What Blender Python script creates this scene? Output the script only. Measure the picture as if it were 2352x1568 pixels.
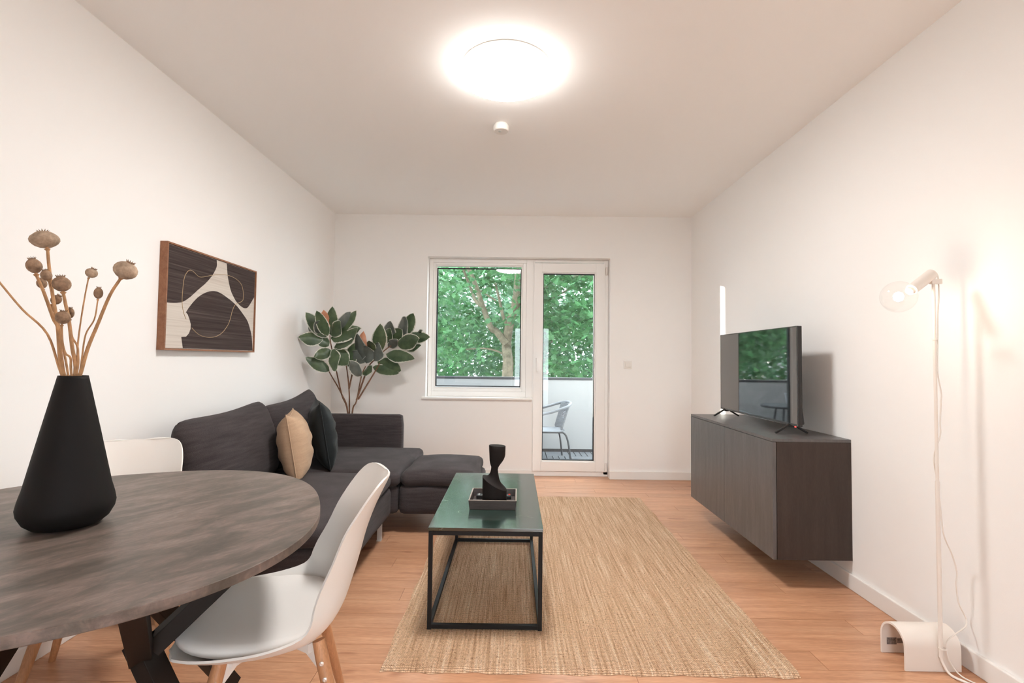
import bpy, bmesh, math, random
import numpy as np
from mathutils import Vector, Matrix
random.seed(7); np.random.seed(7)
for o in list(bpy.data.objects): bpy.data.objects.remove(o)
scene = bpy.context.scene
COL = scene.collection

# ------------------------------------------------------------------ camera, world, sun, exposure
W, D, H = 3.6955, 5.0728, 2.6971          # room: width, depth of the window wall, height
def camera():
    f, yaw, p, r = 1133.086, -.0041, .0374, .012
    fwd = Vector((math.sin(yaw)*math.cos(p), math.cos(yaw)*math.cos(p), math.sin(p)))
    right = Vector((math.cos(yaw), -math.sin(yaw), 0)); up = right.cross(fwd)
    R = right*math.cos(r)+up*math.sin(r); U = -right*math.sin(r)+up*math.cos(r)
    cd = bpy.data.cameras.new('camera'); c = bpy.data.objects.new('camera', cd); COL.objects.link(c)
    m = Matrix((R, U, -fwd)).transposed().to_4x4(); m.translation = (1.8729, 0, 1.2)
    c.matrix_world = m
    cd.sensor_width = 36; cd.lens = f*36/2352; cd.clip_start = .02; cd.clip_end = 300
    scene.camera = c
camera()
scene.view_settings.view_transform = 'Standard'
scene.view_settings.look = 'None'
scene.view_settings.gamma = 1
scene.view_settings.use_curve_mapping = False
scene.view_settings.exposure = 0.77
scene.cycles.max_bounces = 12; scene.cycles.diffuse_bounces = 9; scene.cycles.glossy_bounces = 6; scene.cycles.transparent_max_bounces = 16
SKY = 6.6
world = bpy.data.worlds.new('sky'); scene.world = world; world.use_nodes = True
bg = world.node_tree.nodes['Background']
bg.inputs[0].default_value = (.84, .92, 1, 1); bg.inputs[1].default_value = SKY
sd = bpy.data.lights.new('sun', 'SUN'); sd.energy = 10; sd.angle = .012; sd.color = (1, .95, .86)
sun = bpy.data.objects.new('sun', sd); COL.objects.link(sun)
sun.rotation_euler = Vector((1.21, -1, -.172*1.57)).to_track_quat('-Z', 'Y').to_euler()
CEIL_LAMP = 55          # emission of the ceiling lamp's diffuser
BULB = 95              # emission of the floor lamp's filament

# ------------------------------------------------------------------ node materials
def new(name):
    m = bpy.data.materials.new(name); m.use_nodes = True
    nt = m.node_tree; b = nt.nodes['Principled BSDF']
    return m, nt, b
def setp(b, rough=.5, spec=.5, metal=0):
    b.inputs['Roughness'].default_value = rough
    b.inputs['Specular IOR Level'].default_value = spec
    b.inputs['Metallic'].default_value = metal
def coords(nt, scale, rand=False, rot=(0, 0, 0), kind='Object'):
    tc = nt.nodes.new('ShaderNodeTexCoord'); mp = nt.nodes.new('ShaderNodeMapping')
    mp.inputs['Scale'].default_value = scale; mp.inputs['Rotation'].default_value = rot
    nt.links.new(tc.outputs[kind], mp.inputs['Vector'])
    if rand:
        oi = nt.nodes.new('ShaderNodeObjectInfo'); mu = nt.nodes.new('ShaderNodeMath'); mu.operation = 'MULTIPLY'
        mu.inputs[1].default_value = 37
        nt.links.new(oi.outputs['Random'], mu.inputs[0]); nt.links.new(mu.outputs[0], mp.inputs['Location'])
    return mp.outputs[0]
def coords2(nt, scale, rz):
    tc = nt.nodes.new('ShaderNodeTexCoord'); a = nt.nodes.new('ShaderNodeMapping'); b = nt.nodes.new('ShaderNodeMapping')
    a.inputs['Rotation'].default_value = (0, 0, rz); b.inputs['Scale'].default_value = scale
    nt.links.new(tc.outputs['Object'], a.inputs['Vector']); nt.links.new(a.outputs[0], b.inputs['Vector']); return b.outputs[0]
def noise(nt, vec, scale, detail=4, rough=.55, dist=0):
    n = nt.nodes.new('ShaderNodeTexNoise'); n.inputs['Scale'].default_value = scale
    n.inputs['Detail'].default_value = detail; n.inputs['Roughness'].default_value = rough
    n.inputs['Distortion'].default_value = dist
    nt.links.new(vec, n.inputs['Vector']); return n.outputs['Fac']
def ramp(nt, fac, stops):
    r = nt.nodes.new('ShaderNodeValToRGB'); e = r.color_ramp.elements
    while len(e) < len(stops): e.new(.5)
    for i, (p, c) in enumerate(stops): e[i].position = p; e[i].color = (*c, 1)
    nt.links.new(fac, r.inputs[0]); return r.outputs[0]
def mix(nt, a, b, fac, mode='MIX'):
    m = nt.nodes.new('ShaderNodeMix'); m.data_type = 'RGBA'; m.blend_type = mode
    for s, v in ((m.inputs['Factor'], fac), (m.inputs['A'], a), (m.inputs['B'], b)):
        if hasattr(v, 'is_linked') or hasattr(v, 'node'): nt.links.new(v, s)
        elif isinstance(v, tuple): s.default_value = (*v, 1)
        else: s.default_value = v
    return m.outputs['Result']
def bump(nt, b, h, strength=.2, dist=.01):
    n = nt.nodes.new('ShaderNodeBump'); n.inputs['Strength'].default_value = strength
    n.inputs['Distance'].default_value = dist
    nt.links.new(h, n.inputs['Height']); nt.links.new(n.outputs[0], b.inputs['Normal'])
def flat(name, col, rough=.5, spec=.5, metal=0, var=0, vscale=8, bmp=0, bscale=200):
    m, nt, b = new(name); setp(b, rough, spec, metal)
    b.inputs['Base Color'].default_value = (*col, 1)
    if var:
        f = noise(nt, coords(nt, (1, 1, 1)), vscale, 4)
        lo = tuple(c*(1-var) for c in col); hi = tuple(min(1, c*(1+var)) for c in col)
        nt.links.new(ramp(nt, f, [(.3, lo), (.7, hi)]), b.inputs['Base Color'])
    if bmp:
        bump(nt, b, noise(nt, coords(nt, (1, 1, 1)), bscale, 3), bmp, .004)
    return m
def wood(name, stops, scale=(1, 10, 10), nscale=3, rough=.45, spec=.4, rand=True, knots=False, bmp=.05, per_object=.0):
    m, nt, b = new(name); setp(b, rough, spec)
    v = coords(nt, scale, rand)
    f = noise(nt, v, nscale, 6, .6, .6)
    c = ramp(nt, f, stops)
    fine = noise(nt, coords(nt, tuple(s*6 for s in scale), rand), nscale*2, 3)
    c = mix(nt, c, ramp(nt, fine, [(.35, (.78, .76, .74)), (.65, (1.08, 1.08, 1.08))]), .6, 'MULTIPLY')
    if knots:
        k = noise(nt, coords(nt, (1.6, 7, 1), rand), 1.7, 2)
        c = mix(nt, c, ramp(nt, k, [(.27, (.55, .42, .36)), (.33, (1, 1, 1))]), .7, 'MULTIPLY')
    if per_object:
        oi = nt.nodes.new('ShaderNodeObjectInfo')
        c = mix(nt, c, ramp(nt, oi.outputs['Random'], [(0, (1-per_object,)*3), (1, (1+per_object*.6,)*3)]), 1.0, 'MULTIPLY')
    nt.links.new(c, b.inputs['Base Color'])
    if bmp: bump(nt, b, fine, bmp, .002)
    return m
def fabric(name, col, rough=.95, scale=420, var=.22, bmp=.5, stretch=(1, 1, 1)):
    m, nt, b = new(name); setp(b, rough, .15)
    b.inputs['Sheen Weight'].default_value = .06; b.inputs['Sheen Roughness'].default_value = .5
    big = noise(nt, coords(nt, (3, 3, 30)), 2.2, 4)
    c = ramp(nt, big, [(.3, tuple(x*(1-var) for x in col)), (.7, tuple(x*(1+var) for x in col))])
    fine = noise(nt, coords(nt, stretch), scale, 2)
    c = mix(nt, c, ramp(nt, fine, [(.3, (.7, .7, .7)), (.7, (1.2, 1.2, 1.2))]), .7, 'MULTIPLY')
    nt.links.new(c, b.inputs['Base Color'])
    bump(nt, b, fine, bmp, .002); return m
def emit(name, col, s):
    m = bpy.data.materials.new(name); m.use_nodes = True; nt = m.node_tree
    nt.nodes.clear(); e = nt.nodes.new('ShaderNodeEmission'); o = nt.nodes.new('ShaderNodeOutputMaterial')
    e.inputs[0].default_value = (*col, 1); e.inputs[1].default_value = s
    nt.links.new(e.outputs[0], o.inputs[0]); return m
def glass(name, tint=(.985, .995, .99), refl=1.0):
    m = bpy.data.materials.new(name); m.use_nodes = True; nt = m.node_tree; nt.nodes.clear()
    o = nt.nodes.new('ShaderNodeOutputMaterial'); t = nt.nodes.new('ShaderNodeBsdfTransparent')
    g = nt.nodes.new('ShaderNodeBsdfGlossy'); mx = nt.nodes.new('ShaderNodeMixShader'); fr = nt.nodes.new('ShaderNodeFresnel')
    mu = nt.nodes.new('ShaderNodeMath'); mu.operation = 'MULTIPLY'; mu.inputs[1].default_value = refl
    t.inputs[0].default_value = (*tint, 1); g.inputs['Roughness'].default_value = .0; fr.inputs[0].default_value = 1.5
    ge = nt.nodes.new('ShaderNodeNewGeometry'); inv = nt.nodes.new('ShaderNodeMath'); inv.operation = 'SUBTRACT'; inv.inputs[0].default_value = 1
    nt.links.new(ge.outputs['Backfacing'], inv.inputs[1])         # one reflection per sheet, at its outer face
    m2 = nt.nodes.new('ShaderNodeMath'); m2.operation = 'MULTIPLY'
    nt.links.new(fr.outputs[0], mu.inputs[0]); nt.links.new(mu.outputs[0], m2.inputs[0]); nt.links.new(inv.outputs[0], m2.inputs[1])
    nt.links.new(m2.outputs[0], mx.inputs[0])
    nt.links.new(t.outputs[0], mx.inputs[1]); nt.links.new(g.outputs[0], mx.inputs[2]); nt.links.new(mx.outputs[0], o.inputs[0])
    return m

M = {}
M['wall'] = flat('wall_paint', (.89, .88, .865), .9, .1, bmp=.06, bscale=350)
M['ceil'] = flat('ceiling_paint', (.93, .92, .905), .95, .05, bmp=.04, bscale=300)
M['trim'] = flat('white_trim', (.84, .825, .80), .5, .35)
M['pvc'] = flat('white_window_plastic', (.88, .87, .85), .35, .45)
M['gasket'] = flat('black_rubber', (.02, .022, .025), .6, .3)
M['glass'] = glass('window_glass')
M['ext'] = flat('white_render', (.41, .415, .425), .9, .1, bmp=.1, bscale=120)
M['grey_metal'] = flat('grey_metal_cap', (.060, .062, .068), .6, .3)
M['deck'] = wood('grey_deck', [(.3, (.105, .115, .128)), (.7, (.155, .168, .182))], (1, 12, 12), 3, .7, .2)
M['plank'] = wood('laminate_plank', [(.25, (.45, .222, .124)), (.5, (.575, .305, .178)), (.75, (.67, .39, .24))], (.9, 11, 11), 2.2, .34, .42, True, True, .03, .08); M['plank'].node_tree.nodes['Principled BSDF'].inputs['Roughness'].default_value = .30
M['sub'] = flat('floor_joint', (.24, .105, .055), .8, .1)
M['sofa'] = fabric('sofa_fabric', (.054, .045, .046), scale=300, bmp=.6)
M['beige'] = fabric('beige_fabric', (.50, .34, .225), scale=600, var=.06, bmp=.2)
M['black_f'] = fabric('black_fabric', (.012, .015, .016), rough=.6, scale=500, var=.1, bmp=.15)
M['chrome'] = flat('brushed_steel', (.80, .74, .69), .42, .5, .7)
M['white_p'] = flat('white_plastic', (.82, .79, .75), .38, .45)
M['pad'] = flat('white_leatherette', (.80, .765, .73), .5, .4, bmp=.05, bscale=500)
M['beech'] = wood('beech', [(.3, (.46, .22, .105)), (.7, (.60, .32, .165))], (9, 9, 1), 3, .4, .4)
M['black_m'] = flat('black_metal', (.012, .011, .011), .5, .25)
M['dark_leg'] = flat('dark_brown_metal', (.016, .012, .010), .5, .22)
M['vase'] = flat('matte_black_ceramic', (.009, .0075, .007), .62, .18, bmp=.05, bscale=60)
M['poppy'] = flat('dried_poppy', (.29, .19, .125), .85, .15, var=.4, vscale=70, bmp=.3, bscale=150)
M['poppy2'] = flat('dried_poppy_pale', (.41, .305, .22), .85, .15, var=.35, vscale=60, bmp=.3, bscale=150)
M['stalk'] = flat('dried_stalk', (.45, .255, .13), .7, .2, var=.3, vscale=30)
M['walnut'] = wood('walnut_frame', [(.3, (.23, .095, .045)), (.7, (.34, .155, .08))], (8, 1, 8), 4, .4, .4)
M['cab'] = wood('dark_wood_daylit', [(.3, (.074, .068, .066)), (.7, (.118, .110, .108))], (9, 9, 1), 3, .36, .7, bmp=.04)  # doors and top: daylight sheen put into the colour, greyer and paler
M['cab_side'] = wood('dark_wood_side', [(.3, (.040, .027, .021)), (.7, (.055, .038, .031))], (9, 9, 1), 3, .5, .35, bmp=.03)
M['tv_black'] = flat('tv_black', (.012, .011, .011), .35, .5)
M['screen'] = flat('tv_screen', (.006, .006, .007), .03, .5); M['screen'].node_tree.nodes['Principled BSDF'].inputs['IOR'].default_value = 2.6
M['bezel'] = flat('tv_bezel', (.03, .028, .028), .2, .6)
M['red'] = emit('standby_light', (1, .05, .04), 3)
M['lamp_w'] = flat('warm_white_metal', (.80, .74, .68), .4, .4)
M['cable'] = flat('white_cable', (.80, .75, .69), .45, .4)
M['label'] = flat('grey_label', (.22, .19, .18), .6, .3, var=.5, vscale=120)
M['bulb'] = glass('bulb_glass', (.99, .99, .985), .8)
M['tray'] = wood('dark_tray', [(.3, (.055, .045, .043)), (.7, (.09, .078, .074))], (1, 10, 10), 4, .45, .35)
M['tray_rim'] = flat('pale_rim', (.30, .25, .215), .5, .3)
M['sculpt'] = flat('black_stone', (.013, .010, .009), .7, .2, bmp=.15, bscale=400)
M['remote'] = flat('black_plastic', (.02, .02, .021), .3, .5)
M['button'] = flat('pale_button', (.55, .57, .55), .5, .3)
M['button_red'] = flat('red_button', (.75, .05, .03), .4, .4)
M['stem'] = flat('plant_stem', (.17, .085, .05), .6, .3, var=.3, vscale=40)
M['pot'] = flat('dark_pot', (.05, .05, .05), .6, .3)
M['bark'] = flat('bark', (.20, .175, .13), .9, .1, var=.4, vscale=9, bmp=.5, bscale=30)
M['bounce_ground'] = flat('pale_bounce_ground', (.36, .35, .33), 1, .05, var=.15, vscale=3)  # unseen ground, made pale to bounce daylight up to the ceiling
M['wicker'] = fabric('grey_wicker', (.20, .215, .235), rough=.7, scale=220, var=.12, bmp=.6)
M['grey_tube'] = flat('grey_steel_tube', (.06, .065, .072), .45, .35)
M['roof'] = flat('roof_tiles', (.30, .12, .08), .8, .2, var=.25, vscale=6)
M['win_dark'] = flat('dark_pane', (.05, .07, .09), .1, .6)
M['pale_pot'] = flat('pale_pot', (.32, .335, .36), .6, .3)

def mat_concrete():
    m, nt, b = new('concrete_laminate'); setp(b, .42, .4)
    v = coords2(nt, (3.4, 8.5, 8), -.98)
    f = noise(nt, v, 1.3, 8, .62, .8)
    c = ramp(nt, f, [(.34, (.088, .073, .060)), (.46, (.122, .099, .083)), (.54, (.162, .124, .107)), (.66, (.205, .160, .140))])
    g = noise(nt, coords2(nt, (8, 22, 8), -.98), 3, 6, .7, 1.2)
    c = mix(nt, c, ramp(nt, g, [(.36, (.76, .76, .74)), (.52, (1, 1, 1)), (.64, (1.36, 1.30, 1.26))]), .7, 'MULTIPLY')
    nt.links.new(c, b.inputs['Base Color']); bump(nt, b, g, .08, .002); return m
M['concrete'] = mat_concrete()
def mat_marble():
    m, nt, b = new('green_black_marble'); setp(b, .15, .5); b.inputs['IOR'].default_value = 2.1
    v = coords(nt, (1, 1, 1))
    base = ramp(nt, noise(nt, v, 5, 5), [(.3, (.010, .020, .016)), (.7, (.022, .044, .034))])
    w = nt.nodes.new('ShaderNodeTexVoronoi'); w.feature = 'DISTANCE_TO_EDGE'; w.inputs['Scale'].default_value = 3.1
    n = nt.nodes.new('ShaderNodeTexNoise'); n.inputs['Scale'].default_value = 4; n.inputs['Detail'].default_value = 5
    nt.links.new(v, n.inputs['Vector'])
    mm = nt.nodes.new('ShaderNodeMix'); mm.data_type = 'VECTOR'; mm.inputs['Factor'].default_value = .35
    nt.links.new(v, mm.inputs['A']); nt.links.new(n.outputs['Color'], mm.inputs['B'])
    nt.links.new(mm.outputs['Result'], w.inputs['Vector'])
    vein = ramp(nt, w.outputs['Distance'], [(0, (1, 1, 1)), (.006, (0, 0, 0))])
    brk = ramp(nt, noise(nt, v, 6, 3), [(.52, (0, 0, 0)), (.6, (1, 1, 1))])
    vv = mix(nt, vein, brk, 1.0, 'MULTIPLY')
    sp = nt.nodes.new('ShaderNodeRGBToBW'); nt.links.new(vv, sp.inputs[0])
    nt.links.new(mix(nt, base, (.22, .25, .2), sp.outputs[0]), b.inputs['Base Color'])
    return m
M['marble'] = mat_marble()
def mat_rug():
    m, nt, b = new('jute'); setp(b, .95, .1)
    v = coords(nt, (1, 1, 1))
    row = noise(nt, coords(nt, (95, 2.2, 1)), 1.0, 5, .7)
    c = ramp(nt, row, [(.30, (.44, .255, .15)), (.43, (.68, .45, .29)), (.55, (.80, .57, .395)), (.68, (.93, .77, .60))])
    spk = noise(nt, coords(nt, (110, 90, 1)), 1.0, 2)
    c = mix(nt, c, ramp(nt, spk, [(.28, (.52, .33, .22)), (.40, (1, .98, .95)), (.66, (1.22, 1.18, 1.12))]), .85, 'MULTIPLY')
    wv = nt.nodes.new('ShaderNodeTexWave'); wv.bands_direction = 'Y'; wv.inputs['Scale'].default_value = 36
    wv.inputs['Distortion'].default_value = 2.5; wv.inputs['Detail'].default_value = 2; wv.inputs['Detail Scale'].default_value = 3
    nt.links.new(v, wv.inputs['Vector'])
    c = mix(nt, c, ramp(nt, wv.outputs['Fac'], [(.1, (.66, .60, .56)), (.45, (1.06, 1.06, 1.06))]), .8, 'MULTIPLY')  # grooves between the loops darkened, their shade painted into the colour
    nt.links.new(c, b.inputs['Base Color'])
    bump(nt, b, wv.outputs['Fac'], .9, .008); return m
M['rug'] = mat_rug()
def mat_canvas(name, dark):
    m, nt, b = new(name); setp(b, .85, .1)
    f = noise(nt, coords(nt, (1, 1.2, 95), kind='Object'), 1.0, 4, .7)
    if dark: st = [(.3, (.038, .028, .026)), (.55, (.070, .053, .050)), (.75, (.135, .108, .098))]
    else: st = [(.3, (.50, .44, .385)), (.5, (.60, .545, .485)), (.75, (.66, .61, .55))]
    nt.links.new(ramp(nt, f, st), b.inputs['Base Color']); bump(nt, b, f, .2, .002); return m
M['canvas'] = mat_canvas('pale_canvas', False); M['canvas_d'] = mat_canvas('dark_print', True)
M['gold'] = flat('gold_line', (.42, .30, .17), .5, .3)
def mat_leaf(name, lo, hi, edge=None, back=None):
    m, nt, b = new(name); setp(b, .38, .45)
    c = ramp(nt, noise(nt, coords(nt, (1, 1, 1), True), 14, 3), [(.3, lo), (.7, hi)])
    if edge:
        uv = nt.nodes.new('ShaderNodeUVMap'); sx = nt.nodes.new('ShaderNodeSeparateXYZ')
        nt.links.new(uv.outputs[0], sx.inputs[0])
        n = noise(nt, coords(nt, (1, 1, 1), True), 60, 2)
        ad = nt.nodes.new('ShaderNodeMath'); ad.operation = 'MULTIPLY_ADD'; ad.inputs[1].default_value = .22
        nt.links.new(n, ad.inputs[0]); nt.links.new(sx.outputs[0], ad.inputs[2])
        e = ramp(nt, ad.outputs[0], [(.94, (0, 0, 0)), (.99, (1, 1, 1))])
        bw = nt.nodes.new('ShaderNodeRGBToBW'); nt.links.new(e, bw.inputs[0])
        c = mix(nt, c, edge, bw.outputs[0])
    nt.links.new(c, b.inputs['Base Color']); return m
M['leaf_a'] = mat_leaf('variegated_leaf_green', (.050, .082, .045), (.100, .145, .072), (.62, .62, .54))
M['leaf_b'] = mat_leaf('variegated_leaf_grey', (.10, .12, .105), (.165, .185, .165), (.60, .60, .54))
M['leaf_c'] = mat_leaf('coral_leaf', (.60, .26, .15), (.70, .34, .21))
def mat_tree(name, lo, hi):
    m, nt, b = new(name); setp(b, .42, .55)
    c = ramp(nt, noise(nt, coords(nt, (1, 1, 1)), 5.5, 4), [(.3, lo), (.7, hi)])
    nt.links.new(c, b.inputs['Base Color'])
    tr = nt.nodes.new('ShaderNodeBsdfTranslucent'); nt.links.new(c, tr.inputs[0])
    mx = nt.nodes.new('ShaderNodeMixShader'); mx.inputs[0].default_value = .35
    o = nt.nodes['Material Output']
    nt.links.new(b.outputs[0], mx.inputs[1]); nt.links.new(tr.outputs[0], mx.inputs[2]); nt.links.new(mx.outputs[0], o.inputs[0])
    return m
M['tree'] = mat_tree('maple_leaves', (.042, .145, .06), (.115, .29, .115))
M['tree_far'] = mat_tree('far_leaves', (.06, .16, .09), (.13, .28, .15))

# ------------------------------------------------------------------ geometry helpers
class MB:
    def __init__(s): s.v = []; s.f = []; s.uv = None
    def box(s, x0, x1, y0, y1, z0, z1):
        n = len(s.v)
        s.v += [(x, y, z) for z in (z0, z1) for y in (y0, y1) for x in (x0, x1)]
        s.f += [tuple(n+i for i in q) for q in ((0, 2, 3, 1), (4, 5, 7, 6), (0, 1, 5, 4), (2, 6, 7, 3), (0, 4, 6, 2), (1, 3, 7, 5))]
        return s
    def rings(s, rings, close=True, cap0=True, cap1=True):
        n0 = len(s.v); k = len(rings[0])
        for r in rings: s.v += [tuple(p) for p in r]
        for i in range(len(rings)-1):
            for j in range(k if close else k-1):
                a = n0+i*k+j; b = n0+i*k+(j+1) % k
                s.f.append((a, b, b+k, a+k))
        if cap0: s.f.append(tuple(n0+j for j in reversed(range(k))))
        if cap1: s.f.append(tuple(n0+(len(rings)-1)*k+j for j in range(k)))
        return s
    def lathe(s, prof, n=40, c=(0, 0, 0), **kw):
        return s.rings([[(c[0]+r*math.cos(2*math.pi*j/n), c[1]+r*math.sin(2*math.pi*j/n), c[2]+z) for j in range(n)] for r, z in prof], **kw)
    def tube(s, pts, rad, n=10, **kw):
        pts = [Vector(p) for p in pts]; rr = []
        if not isinstance(rad, (list, tuple)): rad = [rad]*len(pts)
        t0 = (pts[1]-pts[0]).normalized()
        u = t0.orthogonal().normalized()
        for i, p in enumerate(pts):
            t = ((pts[min(i+1, len(pts)-1)]-pts[max(i-1, 0)])).normalized()
            u = (u-t*u.dot(t)).normalized(); w = t.cross(u)
            rr.append([p+(u*math.cos(2*math.pi*j/n)+w*math.sin(2*math.pi*j/n))*rad[i] for j in range(n)])
        return s.rings(rr, **kw)
    def bar(s, a, b, w, h, up=(0, 0, 1)):
        a = Vector(a); b = Vector(b); t = (b-a).normalized(); up = Vector(up)
        x = t.cross(up).normalized(); y = x.cross(t).normalized()
        return s.rings([[p+x*sx*w/2+y*sy*h/2 for sx, sy in ((-1, -1), (1, -1), (1, 1), (-1, 1))] for p in (a, b)])
    def prism(s, poly, a0, a1, axis='x'):
        def pt(a, p): return (a, p[0], p[1]) if axis == 'x' else ((p[0], a, p[1]) if axis == 'y' else (p[0], p[1], a))
        return s.rings([[pt(a, p) for p in poly] for a in (a0, a1)])
def smooth_pts(pts, n=6):
    P = [Vector(p) for p in pts]; out = []
    P = [P[0]*2-P[1]]+P+[P[-1]*2-P[-2]]
    for i in range(1, len(P)-2):
        for k in range(n):
            t = k/n; a, b, c, d = P[i-1:i+3]
            out.append(.5*((2*b)+(c-a)*t+(2*a-5*b+4*c-d)*t*t+(3*b-a-3*c+d)*t**3))
    out.append(P[-2]); return out
def mesh_from(mb, name, mat, smooth=False, bevel=0, bseg=2, sharp=.6):
    me = bpy.data.meshes.new(name); me.from_pydata([tuple(v) for v in mb.v], [], mb.f)
    bm = bmesh.new(); bm.from_mesh(me); bmesh.ops.recalc_face_normals(bm, faces=bm.faces)
    if bevel:
        es = [e for e in bm.edges if len(e.link_faces) == 2 and e.calc_face_angle(0) > .5]
        bmesh.ops.bevel(bm, geom=es, offset=bevel, segments=bseg, affect='EDGES', profile=.6)
    if smooth:
        for f in bm.faces: f.smooth = True
        for e in bm.edges:
            if len(e.link_faces) == 2 and e.calc_face_angle(0) > sharp: e.smooth = False
    bm.to_mesh(me); bm.free(); me.materials.append(mat); return me
def add(name, me, parent=None, loc=(0, 0, 0), rot=(0, 0, 0), **props):
    o = bpy.data.objects.new(name, me); COL.objects.link(o)
    o.location = loc; o.rotation_euler = rot
    if parent: o.parent = parent
    for k, v in props.items(): o[k] = v
    return o
def part(name, mb, mat, parent=None, smooth=False, bevel=0, bseg=2, sharp=.6, loc=(0, 0, 0), rot=(0, 0, 0), **props):
    return add(name, mesh_from(mb, name, mat, smooth, bevel, bseg, sharp), parent, loc, rot, **props)
def thing(name, label, category, loc=(0, 0, 0), rz=0, group=None):
    o = add(name, None, None, loc, (0, 0, rz), label=label, category=category)
    if group: o['group'] = group
    return o
def struct(name, mb, mat, **kw):
    return part(name, mb, mat, kind='structure', **kw)

# ------------------------------------------------------------------ the room
Y0 = -1.7                                   # wall behind the camera
FY = D+.10                                  # front face of the window and door frames
WL, WM, WR, WT = .970, 2.065, 2.861, 2.263  # opening in the window wall: left, step, right, top
SILL = .790
VY0, VY1, VZ0, VZ1 = -.72, -.06, .90, 2.30    # unseen opening added in the right wall for fill light
struct('wall_left', MB().box(-.15, 0, Y0, D+.3, -.1, H+.1), M['wall'])
struct('wall_right', MB().box(W, W+.15, Y0, VY0, -.1, H+.1).box(W, W+.15, VY1, D+.3, -.1, H+.1).box(W, W+.15, VY0, VY1, -.1, VZ0).box(W, W+.15, VY0, VY1, VZ1, H+.1), M['wall'])
QX0, QX1, QZ = 1.82, 2.80, 2.06               # glazed door in the wall behind the camera (it shows as a bright patch mirrored in the window)
struct('wall_front', MB().box(-.15, QX0, Y0-.15, Y0, -.1, H+.1).box(QX1, W+.15, Y0-.15, Y0, -.1, H+.1).box(QX0, QX1, Y0-.15, Y0, QZ, H+.1).box(QX0, QX1, Y0-.15, Y0, -.1, -.012), M['wall'])
wb = MB().box(0, WL, D, D+.3, -.1, H+.1).box(WR, W, D, D+.3, -.1, H+.1).box(WL, WR, D, D+.3, WT, H+.1).box(WL, WM, D, D+.3, -.1, SILL)
struct('wall_back', wb, M['wall'])
struct('ceiling', MB().box(-.15, W+.15, Y0, D+.3, H, H+.12), M['ceil'])
floor = struct('floor', MB().box(-.15, W+.15, Y0, D+.3, -.1, -.011), M['sub'])
PW, PL, GAP = .128, 1.22, .0012
full = mesh_from(MB().box(0, PL-GAP, 0, PW-GAP, -.0105, 0), 'plank', M['plank'], bevel=.0006, bseg=1)
row = 0; y = .45
while y < D-.001:
    off = ((row*.37) % 1.0)*PL; x = -off
    y1 = min(y+PW, D)
    while x < W:
        a, b = max(x, .0), min(x+PL, W)
        if b-a > .02:
            if a == x and b == x+PL and abs(y1-y-PW) < 1e-6: add('plank', full, floor, (a, y, 0))
            else: part('plank', MB().box(0, b-a-GAP, 0, y1-y-GAP, -.0105, 0), M['plank'], floor, loc=(a, y, 0))
        x += PL
    y += PW; row += 1
part('plank', MB().box(0, WR-WM, 0, .10, -.0105, 0), M['plank'], floor, loc=(WM, D, 0))
# plain boards of the floor nearer than the frame shows
part('plank', MB().box(0, W, 0, .45-Y0, -.0105, 0), M['plank'], floor, loc=(0, Y0, 0))
BH, BT = .082, .016
def base(name, x0, x1, y0, y1): struct(name, MB().box(x0, x1, y0, y1, .0005, BH), M['trim'], bevel=.004)
base('baseboard_left', .0, BT, Y0, D); base('baseboard_right', W-BT, W, Y0, D)
base('baseboard_back_left', BT, WM, D-BT, D); base('baseboard_back_right', WR, W-BT, D-BT, D)
base('baseboard_front', BT, QX0, Y0, Y0+BT)

# ---- window_1: fixed light beside the balcony door
def frame_mb(x0, x1, z0, z1, t, y0, y1, tb=None, tr=None):
    tb = tb or t; tr = tr or t
    return MB().box(x0, x0+t, y0, y1, z0, z1).box(x1-tr, x1, y0, y1, z0, z1).box(x0+t, x1-tr, y0, y1, z1-t, z1).box(x0+t, x1-tr, y0, y1, z0, z0+tb)
FB = FY+.075
win = add('window_1', None, kind='structure')
GX0, GX1, GZ0, GZ1 = 1.052, 1.944, .916, 2.166
part('window_frame', frame_mb(WL+.003, 2.068, SILL+.022, WT-.002, .040, FY, FB, .055, .070), M['pvc'], win, bevel=.004)
part('glazing_bead', frame_mb(WL+.043, 1.998, SILL+.077, WT-.042, .026, FY+.006, FB-.02, .030, .040), M['pvc'], win, bevel=.004)
part('glazing_bead', frame_mb(WL+.069, 1.958, SILL+.107, WT-.068, .012, FY+.012, FB-.02, .012, .014), M['pvc'], win, bevel=.003)
part('gasket', frame_mb(GX0, GX1, GZ0, GZ1, .009, FY+.016, FY+.05), M['gasket'], win)
part('pane', MB().box(GX0+.004, GX1-.004, FY+.022, FY+.026, GZ0+.004, GZ1-.004), M['glass'], win)
part('pane', MB().box(GX0+.004, GX1-.004, FY+.042, FY+.046, GZ0+.004, GZ1-.004), M['glass'], win)
part('window_sill', MB().box(.935, 2.063, D-.030, FY+.01, SILL+.002, SILL+.022), M['trim'], win, bevel=.004)

# ---- door_1: glazed balcony door
door = add('door_1', None, kind='structure')
part('door_frame', MB().box(2.068, 2.086, FY, FB, .05, WT-.002).box(2.812, WR-.002, FY, FB, .02, WT-.002).box(2.086, 2.812, FY, FB, WT-.032, WT-.002), M['pvc'], door, bevel=.003)
part('threshold', MB().box(2.068, WR-.002, FY, FB+.05, .001, .050), M['pvc'], door, bevel=.003)
sx0, sx1, sz0, sz1 = 2.078, 2.826, .054, 2.222
dx0, dx1, dz0, dz1 = 2.174, 2.716, .162, 2.116
sash = part('sash', MB().box(sx0, dx0-.012, FY-.014, FB-.01, sz0, sz1).box(dx1+.012, sx1, FY-.014, FB-.01, sz0, sz1)
     .box(dx0-.012, dx1+.012, FY-.014, FB-.01, dz1+.012, sz1).box(dx0-.012, dx1+.012, FY-.014, FB-.01, sz0, dz0-.012), M['pvc'], door, bevel=.003)
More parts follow.
